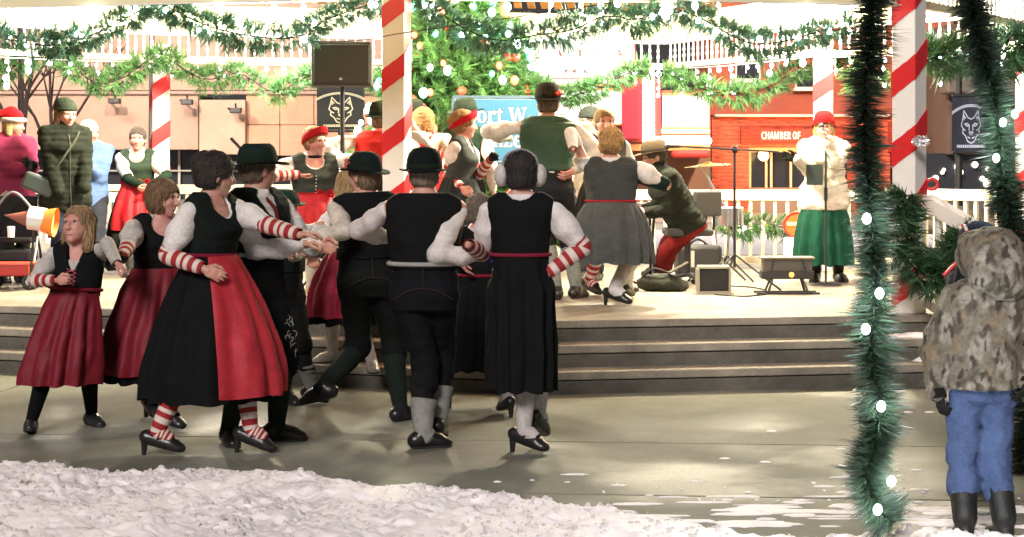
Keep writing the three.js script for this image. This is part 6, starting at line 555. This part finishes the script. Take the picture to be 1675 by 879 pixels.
person({ ...ST, label: 'woman with curly brown hair and cream puffed sleeves just right of the large ribboned post', sex: 'f', h: 1.62, d: 16.9, u: 496, yaw: 200, feet: [[490, 240, 200, { side: 1 }], [506, 239, 180, { side: -1 }]], head: [215, 2, 0], skin: 'pink', hairC: [0.27, 0.16, 0.06], wide: 1.1, armR: { e: [516, 122, 0.1], h: [508, 140, 0.2] }, armL: { e: [476, 122, 0.1], h: [470, 128, 0.1] },
  wear: [shirt([0.72, 0.64, 0.48], { puff: 1.5 }), vest([0.5, 0.03, 0.025], {}), skirt([0.45, 0.02, 0.02], { hv: 205, rx: 0.27, rz: 0.27 }), stockings(WHT), shoes([0.02, 0.02, 0.02]), hair([0.27, 0.16, 0.06], { th: 0.022, curl: 0.012, cut: -0.09, bob: true })] });
person({ ...ST, q: 1.6, label: 'man in dark hat with red flowers behind the woman with curly brown hair', sex: 'm', h: 1.70, d: 17.8, u: 484, yaw: 170, feet: [[480, 236, 180, { side: 1 }], [496, 236, 180, { side: -1 }]], head: [150, 0, 0], skin: 'pink', hairC: [0.1, 0.07, 0.04], wear: [shirt(WHT, { sleeve: 'long', collar: true, name: 'shirt' }), vest([0.5, 0.03, 0.025], { name: 'waistcoat' }), breeches([0.03, 0.03, 0.03], { cut: 0.1 }), stockings([0.3, 0.3, 0.3]), shoes([0.02, 0.02, 0.02]), hair([0.1, 0.07, 0.04], { th: 0.006 }), hat([0.03, 0.04, 0.03], { flowers: true, fa: -0.6 })] });
person({ ...ST, label: 'woman in profile with red headband and white puffed sleeve before the blue signboard', sex: 'f', h: 1.61, d: 16.0, u: 536, yaw: 78, feet: [[530, 246, 80, { side: 1 }], [546, 249, 80, { side: -1 }]], head: [94, 0, 4], skin: 'pink', hairC: [0.20, 0.105, 0.035], wide: 1.06, lean: [0.08, 0], armR: { e: [532, 140, 0.12], h: [541, 158, 0.2], curl: 0.6 }, armL: { e: [566, 138, 0.0], h: [575, 134, 0.1], curl: 0.6, glove: [0.02, 0.02, 0.02] },
  wear: [shirt(WHT, { scoop: 0.04, puff: 1.25, len: 0.68 }), sleeves({ up: 0.6, n: 6 }), vest([0.055, 0.06, 0.06], { neck: 'square' }), skirt([0.03, 0.035, 0.038], { hv: 212, rx: 0.29, rz: 0.29 }), stockings(WHT), shoes([0.02, 0.02, 0.02]), hair([0.21, 0.11, 0.035], { th: 0.02, bun: [0, 0.03, -0.095, 0.06] }), headband([0.48, 0.012, 0.03], { w: 1.8 })] });
person({ ...ST, q: 1.6, label: 'man whose dark green hat shows above the red headband woman in profile', sex: 'm', h: 1.68, d: 17.0, u: 545, yaw: 160, feet: [[540, 240, 180, { side: 1 }], [556, 240, 180, { side: -1 }]], head: [140, 0, 0], skin: 'pink', hairC: [0.1, 0.07, 0.04], wear: [shirt(WHT, { sleeve: 'long', collar: true, name: 'shirt' }), vest([0.03, 0.06, 0.04], { name: 'waistcoat' }), breeches([0.03, 0.03, 0.03], { cut: 0.1 }), stockings([0.3, 0.3, 0.3]), shoes([0.02, 0.02, 0.02]), hair([0.1, 0.07, 0.04], { th: 0.006 }), hat([0.03, 0.045, 0.03], { brim: 0.15 })] });
person({ ...ST, q: 1.15, label: 'tall man in dark green vest and flowered hat seen from behind on the stage', sex: 'm', h: 1.745, d: 15.2, u: 642, yaw: 182, feet: [[652, 252, 190, { side: 1 }], [676, 251, 150, { side: -1 }]], head: [176, 0, 0], skin: 'pink', hairC: [0.1, 0.065, 0.04], wide: 1.08, armL: { e: [576, 106, 0.05], h: [596, 116, -0.3], curl: 0.5, none: true }, armR: { e: [676, 120, 0.05], h: [674, 143, 0.15], curl: 0.6 },
  wear: [shirt(WHT, { sleeve: 'long', collar: true, puff: 1.15, cuff: true, name: 'shirt' }), vest([0.035, 0.085, 0.05], { name: 'waistcoat', low: 0.085, mat: satin([0.035, 0.085, 0.05]) }), breeches([0.022, 0.025, 0.026], { cut: 0.12, full: true }), stockings([0.30, 0.32, 0.28]), shoes([0.02, 0.02, 0.02]), hair([0.1, 0.065, 0.04], { th: 0.005, cut: -0.06 }), hat([0.04, 0.04, 0.032], { flowers: true, fa: 3.9, crown: 0.112, tilt: -2 })] });
person({ ...ST, q: 1.15, label: 'broad woman with braided blond hair and grey skirt seen from behind on the stage', sex: 'f', h: 1.65, d: 14.6, u: 716, yaw: 174, feet: [[735, 252, 160, { side: -1, gy: H }], [721, 257, 62, { side: 1 }]], head: [168, 0, 0], heels: true, skin: 'pink', hairC: [0.36, 0.22, 0.09], wide: 1.22, armL: { e: [678, 128, 0.05], h: [672, 126, 0.2], none: true }, armR: { e: [768, 137, 0.02], h: [746, 150, 0.0], curl: 0.6, dir: [-0.8, -0.3, 0] },
  wear: [shirt(WHT, { puff: 1.2, len: 0.72 }), sleeves({ up: 0.6, c: [0.012, 0.03, 0.022], name: 'sleeve', only: -1 }), sleeves({ up: 0.6, c: WHT, name: 'sleeve', only: 1 }), vest([0.06, 0.066, 0.066], {}), skirt([0.085, 0.092, 0.095], { hv: 221, rx: 0.325, rz: 0.31, pleats: 14, bell: 0.62, fold: 0.02 }), sash([0.45, 0.02, 0.03], { r: 0.009 }), stockings(WHT, { fat: 1.2 }), shoes([0.015, 0.015, 0.015], { strap: true }), hair([0.36, 0.22, 0.09], { th: 0.02, curl: 0.008, bun: [0, 0.0, -0.10, 0.05], cut: -0.07 }), flowers([[0.03, 0.02, -0.12, 4]], [0.05, 0.12, 0.04])] });
person({ ...ST, q: 1.5, label: 'woman of whom only striped stockings and heels show below the grey skirt', sex: 'f', h: 1.6, d: 15.6, u: 708, yaw: 10, feet: [[692, 249, 40, { side: -1 }], [738, 247, 20, { side: 1 }]], heels: true, head: [10, 0, 0], skin: 'pink', armR: { e: [690, 140, -0.1], h: [690, 155, 0] }, wear: [shirt(WHT, {}), vest([0.05, 0.05, 0.05], {}), skirt([0.06, 0.06, 0.06], { hv: 215, rx: 0.27, rz: 0.26 }), stockings(WHT, { stripes: 11, fat: 1.1 }), shoes([0.015, 0.015, 0.015]), hair([0.2, 0.12, 0.05], {})] });
person({ ...ST, q: 1.5, label: 'person in dark knitted cap between the green vest man and the blond woman', sex: 'm', h: 1.66, d: 17.8, u: 692, yaw: -30, feet: [[686, 236, -20, { side: -1 }], [700, 236, -20, { side: 1 }]], head: [-62, 4, 0], skin: 'pink', hairC: [0.1, 0.07, 0.04], wear: [coat([0.25, 0.2, 0.16], { ex: 0.02, hem: -0.06 }), breeches([0.03, 0.03, 0.04], { cut: 0.9 }), shoes([0.02, 0.02, 0.02]), beanie([0.035, 0.042, 0.038]), hair([0.1, 0.07, 0.04], { th: 0.006 })] });
person({ ...ST, q: 1.15, label: 'seated musician in brown hat and dark quilted jacket bent over the keyboard', sex: 'm', h: 1.72, d: 16.8, u: 806, pelvis: [806, 188, 16.75], yaw: -72, lean: [0.62, 0], feet: [[768, 236, -70, { side: -1 }], [776, 238, -60, { side: 1 }]], head: [-84, 14, 0], skin: 'pink', hairC: [0.1, 0.07, 0.04], wide: 1.12, armR: { e: [782, 172, 0.1], h: [757, 176, 0.1], curl: 0.5 }, armL: { e: [790, 168, 0.25], h: [759, 179, 0.3], curl: 0.5 },
  wear: [coat([0.026, 0.030, 0.023], { ex: 0.026, k: 0.016, hem: -0.03, collar: 0.03, quilt: 70, name: 'jacket' }), breeches([0.24, 0.02, 0.02], { cut: 0.72, name: 'trousers' }), stockings([0.05, 0.05, 0.05]), shoes([0.02, 0.02, 0.02]), hair([0.1, 0.07, 0.04], { th: 0.006 }), hat([0.09, 0.065, 0.04], { brim: 0.16, crown: 0.105, dent: true, band: [0.04, 0.03, 0.02] })] });
person({ ...ST, q: 1.1, label: 'singer in red hat, white coat and green skirt with one gloved arm stretched out', sex: 'f', h: 1.60, d: 17.2, u: 966, yaw: -8, feet: [[956, 237, -20, { side: -1 }], [984, 237, 14, { side: 1 }]], head: [-10, -6, 0], skin: 'pink', hairC: [0.38, 0.26, 0.1], wide: 1.16, armR: { e: [948, 140, 0.15], h: [934, 134, 0.35], glove: [0.02, 0.022, 0.02], curl: 0.15, dir: [-0.95, 0.25, 0.1], palm: [0, 0.2, 1] }, armL: { e: [992, 146, 0.1], h: [970, 118, 0.32], curl: 0.8, dir: [-0.3, 0.8, 0.3] },
  wear: [coat([0.70, 0.65, 0.56], { ex: 0.034, hem: -0.07, collar: 0.035, fold: 0.014 }), skirt([0.012, 0.075, 0.045], { hv: 223, rx: 0.27, rz: 0.24, wy: -0.03, pleats: 12, bell: 0.5 }), stockings([0.03, 0.025, 0.02]), shoes([0.03, 0.025, 0.02], { boot: 0.14 }), hair([0.38, 0.26, 0.1], { th: 0.014, bob: true }), hat([0.5, 0.015, 0.02], { brim: 0.108, crown: 0.115, y: 0.045, curl: -0.01, droop: 0.012, band: [0.45, 0.012, 0.02] })] });
// ---------- onlookers at the left edge ----------
person({ ...ST, label: 'woman in red santa hat and magenta jacket holding a phone at the far left edge', sex: 'f', h: 1.60, d: 17.4, u: 14, yaw: 40, feet: [[4, 238, 30, { side: -1 }], [24, 238, 40, { side: 1 }]], head: [72, 2, 0], skin: 'pink', hairC: [0.42, 0.30, 0.13], wide: 1.15, smile: true, armR: { e: [10, 142, 0.15], h: [30, 141, 0.3], curl: 0.8, glove: [0.02, 0.03, 0.025] }, armL: { e: [36, 142, 0.1], h: [34, 138, 0.28], curl: 0.8, glove: [0.02, 0.03, 0.025] },
  wear: [coat([0.27, 0.035, 0.095], { ex: 0.03, k: 0.016, hem: -0.06, quilt: 45, name: 'jacket' }), breeches([0.02, 0.02, 0.022], { cut: 0.92, name: 'trousers' }), shoes([0.02, 0.02, 0.02], { boot: 0.1 }), hair([0.42, 0.30, 0.13], { long: 0.6, th: 0.012 }), (P) => { const f = union([P.e3(0, 0.085, -0.02, [0.09, 0.075, 0.105]), P.c3([0, 0.12, -0.04], [-0.10, 0.10, -0.12], 0.06, 0.03)], 0.04), hg = part('santa_hat', surf(f, ...bounds([P.hp(0, 0.08, -0.02), P.hp(-0.08, 0.1, -0.1)], 0.14), 0.008), cloth([0.5, 0.012, 0.02]), P.t); const pts = []; for (let i = 0; i < 24; i++) { const a = i / 24 * 6.283; pts.push(P.hp(Math.sin(a) * 0.093, 0.052, -0.014 + Math.cos(a) * 0.112)); } part('fur_trim', new THREE.TubeGeometry(new THREE.CatmullRomCurve3(pts, true), 48, 0.023, 8, true), cloth([0.74, 0.72, 0.68]), hg); }] });
tag(part('phone', box(0.03, 0.09, 0.12, 0, 0, 0, 0.5, 0.008), M([0.015, 0.02, 0.02], 0.3)), 'dark phone held by the woman in the santa hat', 'phone').position.copy(W(34, 139, 17.02));
person({ ...ST, q: 1.1, label: 'woman in dark knitted hat and long dark green puffer coat with strap across it', sex: 'f', h: 1.70, d: 17.1, u: 76, yaw: 28, feet: [[68, 240, 20, { side: -1 }], [88, 240, 35, { side: 1 }]], head: [40, 4, 0], skin: 'pink', hairC: [0.17, 0.075, 0.035], wide: 1.1, armR: { e: [54, 145, 0.05], h: [70, 168, 0.22], none: true }, armL: { e: [100, 145, 0.0], h: [98, 165, 0.2], none: true },
  wear: [coat([0.015, 0.019, 0.014], { ex: 0.034, hem: -0.13, quilt: 58, k: 0.015, hoodDown: true, collar: 0.03, zip: true }), breeches([0.02, 0.025, 0.05], { cut: 0.92, name: 'trousers' }), shoes([0.02, 0.02, 0.02], { boot: 0.1 }), hair([0.17, 0.075, 0.035], { long: 1.15, th: 0.010 }), beanie([0.03, 0.042, 0.03], { pom: false, slouch: true }), (P) => { const pts = [P.tp(0.06, 0.285, 0.0), P.tp(0.03, 0.24, 0.09), P.tp(-0.04, 0.15, 0.105), P.tp(-0.11, 0.05, 0.06)]; for (const p of pts) for (let k = 0; k < 80 && P.torso(p.x, p.y, p.z) < 0.056; k++) p.addScaledVector(P.Z, 0.004); part('bag_strap', tube(pts, 0.012, 24), cloth([0.09, 0.1, 0.075]), P.t); part('shoulder_bag', new RoundedBoxGeometry(0.3, 0.16, 0.09, 3, 0.03).rotateZ(-0.4).translate(...P.tp(-0.15, 0.02, 0.03).toArray()), M([0.05, 0.075, 0.065], 0.5), P.t); }] });
person({ ...ST, q: 1.4, label: 'grey-haired man in light blue jacket behind the woman in the long puffer coat', sex: 'm', h: 1.66, d: 18.4, u: 103, yaw: 20, feet: [[96, 234, 10, { side: -1 }], [112, 234, 20, { side: 1 }]], head: [50, 4, 0], skin: 'pink', hairC: [0.5, 0.47, 0.42], wide: 1.05, armR: { e: [92, 140, 0], h: [98, 150, 0.25] }, armL: { e: [118, 136, 0.05], h: [104, 140, 0.28], curl: 0.8 }, wear: [coat([0.13, 0.22, 0.48], { ex: 0.026, hem: -0.04, collar: 0.02, name: 'jacket' }), breeches([0.03, 0.035, 0.05], { cut: 0.92, name: 'trousers' }), shoes([0.02, 0.02, 0.02]), hair([0.5, 0.47, 0.42], { th: 0.008 })] });
// ---------- the children near the photographer at right ----------
const camo = (x, y, z) => { { const n1 = nz(x * 12, y * 10, z * 12) + 0.7 * nz(x * 28, y * 20, z * 28), n2 = nz(x * 18 + 5, y * 11, z * 18) + 0.7 * nz(x * 41, y * 26, z * 41), n3 = nz(x * 45, y * 14 + 3, z * 45), g = 1 + 0.3 * nz(x * 80, y * 80, z * 80) + 0.35 * nz(x * 170, y * 90, z * 170), m = (a, b, t) => a.map((q, i) => lerp(q, b[i], t)); let c = [0.105, 0.095, 0.072]; c = m(c, [0.185, 0.17, 0.14], sstep(-0.1, 0.4, n1)); c = m(c, [0.055, 0.047, 0.034], sstep(0.05, 0.5, n2)); c = m(c, [0.13, 0.10, 0.065], sstep(0.2, 0.6, -n1)); c = m(c, [0.03, 0.026, 0.02], sstep(0.28, 0.36, n3)); return c.map((q) => q * g * 1.4); } { const a = nz(x * 9, y * 9, z * 9) + 0.6 * nz(x * 21, y * 17, z * 21), b = nz(x * 15 + 4, y * 9, z * 15) + 0.5 * nz(x * 40, y * 26, z * 40), c = 1 + 0.35 * nz(x * 70, y * 70, z * 70) + 0.3 * nz(x * 150, y * 60, z * 150), k = clamp(0.45 + 1.5 * a, 0, 1), w = clamp(0.35 + 1.5 * b, 0, 1); return [lerp(lerp(0.075, 0.22, k), 0.30, w * 0.42) * c * 0.66, lerp(lerp(0.068, 0.19, k), 0.27, w * 0.42) * c * 0.66, lerp(lerp(0.05, 0.15, k), 0.23, w * 0.42) * c * 0.64]; } const a = nz(x * 13, y * 13, z * 13), b = nz(x * 24 + 9, y * 11, z * 24), c = nz(x * 60, y * 60, z * 60); const m = [0.15, 0.135, 0.11].map((q) => q * (1 + 0.35 * c)); if (a > 0.22) return [0.07, 0.066, 0.05].map((q) => q * (1 + 0.3 * c)); if (b > 0.25) return [0.27, 0.25, 0.215].map((q) => q * (1 + 0.25 * c)); if (b < -0.3) return [0.10, 0.08, 0.055]; return m; };
person({ label: 'child seen from behind in hooded camouflage jacket, blue jeans and black boots', kid: true, sex: 'm', h: 1.22, d: 7.95, u: 1151, yaw: 184, wide: 1.12, noFace: true, feet: [[1174, 453, 190, { side: -1 }], [1130, 453, 176, { side: 1 }]], head: [206, 6, 0], skin: 'pink', headOff: [0.055, 0.012, 0], armL: { e: [1100, 285, 0.0], h: [1101, 330, 0.02], curl: 0.8, glove: [0.02, 0.02, 0.018] }, armR: { e: [1206, 285, 0.0], h: [1204, 320, 0.05], curl: 0.8, glove: [0.02, 0.02, 0.018] },
  wear: [coat([0.2, 0.18, 0.14], { ex: 0.046, hem: -0.01, sleeve: 1.02, k: 0.014, fold: 0.018, ff: 9, colorAt: camo, cellk: 0.0085, name: 'jacket' }), breeches([0.085, 0.13, 0.27], { cut: 0.48, thick: 0.026, full: true, fold: 0.014, ff: 12, name: 'jeans', top: 0.05 }), shoes([0.014, 0.015, 0.014], { boot: 0.13, wideBoot: 1.3, mat: M([0.009, 0.010, 0.009], 0.55, { bumpMap: clothBump, bumpScale: 0.004 }) }),
    (P) => { const U = union([P.e3(0, 0.045, -0.02, [0.150, 0.150, 0.160]), P.e3(0, -0.06, -0.06, [0.165, 0.11, 0.13]), P.e3(0, 0.07, 0.09, [0.125, 0.115, 0.085])], 0.04), hole = P.e3(0, -0.01, 0.16, [0.075, 0.10, 0.12]), fo = fold(0.010, 12); part('hood', surf((x, y, z) => smax(U(x, y, z) + fo(x, y, z), -hole(x, y, z), 0.012), ...bounds([P.hp(0, 0.03, 0), P.hp(0, -0.05, -0.05)], 0.19), 0.0085, camo), tinted(0.9), P.t); for (const a of P.arms) part('cuff', limbLoft([a.E.clone().lerp(a.Wr, 0.9), a.Wr.clone().lerp(a.E, -0.13)], [0.043, 0.040], 4), cloth([0.02, 0.02, 0.018]), P.t);
      for (const q of [-1, 1]) { const c = P.tp(q * 0.045, -0.012, -0.08), L = [V3(-0.045, 0.05, 0), V3(-0.045, -0.03, 0), V3(0, -0.055, 0), V3(0.045, -0.03, 0), V3(0.045, 0.05, 0)].map((v) => { const p = c.clone().addScaledVector(P.X, -v.x).addScaledVector(P.Y, v.y).addScaledVector(P.Z, -0.05); for (let k = 0; k < 80; k++) { if (P.torso(p.x, p.y, p.z) < 0.021) break; p.addScaledVector(P.Z, 0.002); } return p; }); part('pocket_seam', tube(L, 0.0025, 24, 5), cloth([0.10, 0.15, 0.33]), P.t); } }] });
person({ label: 'second child in dark navy winter cap almost hidden beyond the camouflage jacket', kid: true, sex: 'm', h: 1.26, d: 9.1, u: 1148, yaw: 200, noFace: true, feet: [[1140, 412, 200, { side: 1 }], [1162, 412, 190, { side: -1 }]], head: [215, 4, 0], skin: 'pink', armL: { e: [1122, 262, 0.1], h: [1132, 222, 0.25], glove: [0.02, 0.022, 0.03], curl: 1 }, armR: { e: [1180, 262, 0], h: [1182, 290, 0.1], glove: [0.02, 0.022, 0.03] },
  wear: [coat([0.02, 0.024, 0.035], { ex: 0.04, hem: -0.02, name: 'jacket' }), breeches([0.03, 0.03, 0.035], { cut: 0.92, name: 'trousers' }), shoes([0.02, 0.02, 0.02], { boot: 0.12 }), beanie([0.022, 0.03, 0.05], { low: -0.03 })] });
{ const p = W(1130, 216, 8.72), t = thing('candy_cane', 'red and white candy cane held up beside the navy winter cap', 'candy cane', p), P = [W(1106, 232, 8.7), W(1116, 225, 8.7), W(1128, 216, 8.7), W(1133, 206, 8.7), W(1134, 196, 8.7), W(1130, 190, 8.7), W(1124, 192, 8.7)].map((q) => q.sub(p)); const cv = new THREE.CatmullRomCurve3(P); for (let i = 0; i < 14; i++) { const q = []; for (let k = 0; k <= 3; k++) q.push(cv.getPoint((i + k / 3) / 14)); part('stripe', tube(q, 0.0085, 4, 8), (i < 5 || i % 3 === 0) ? M([0.55, 0.02, 0.03], 0.35) : M([0.75, 0.7, 0.62], 0.4), t); } }
renderer.render(scene, camera);
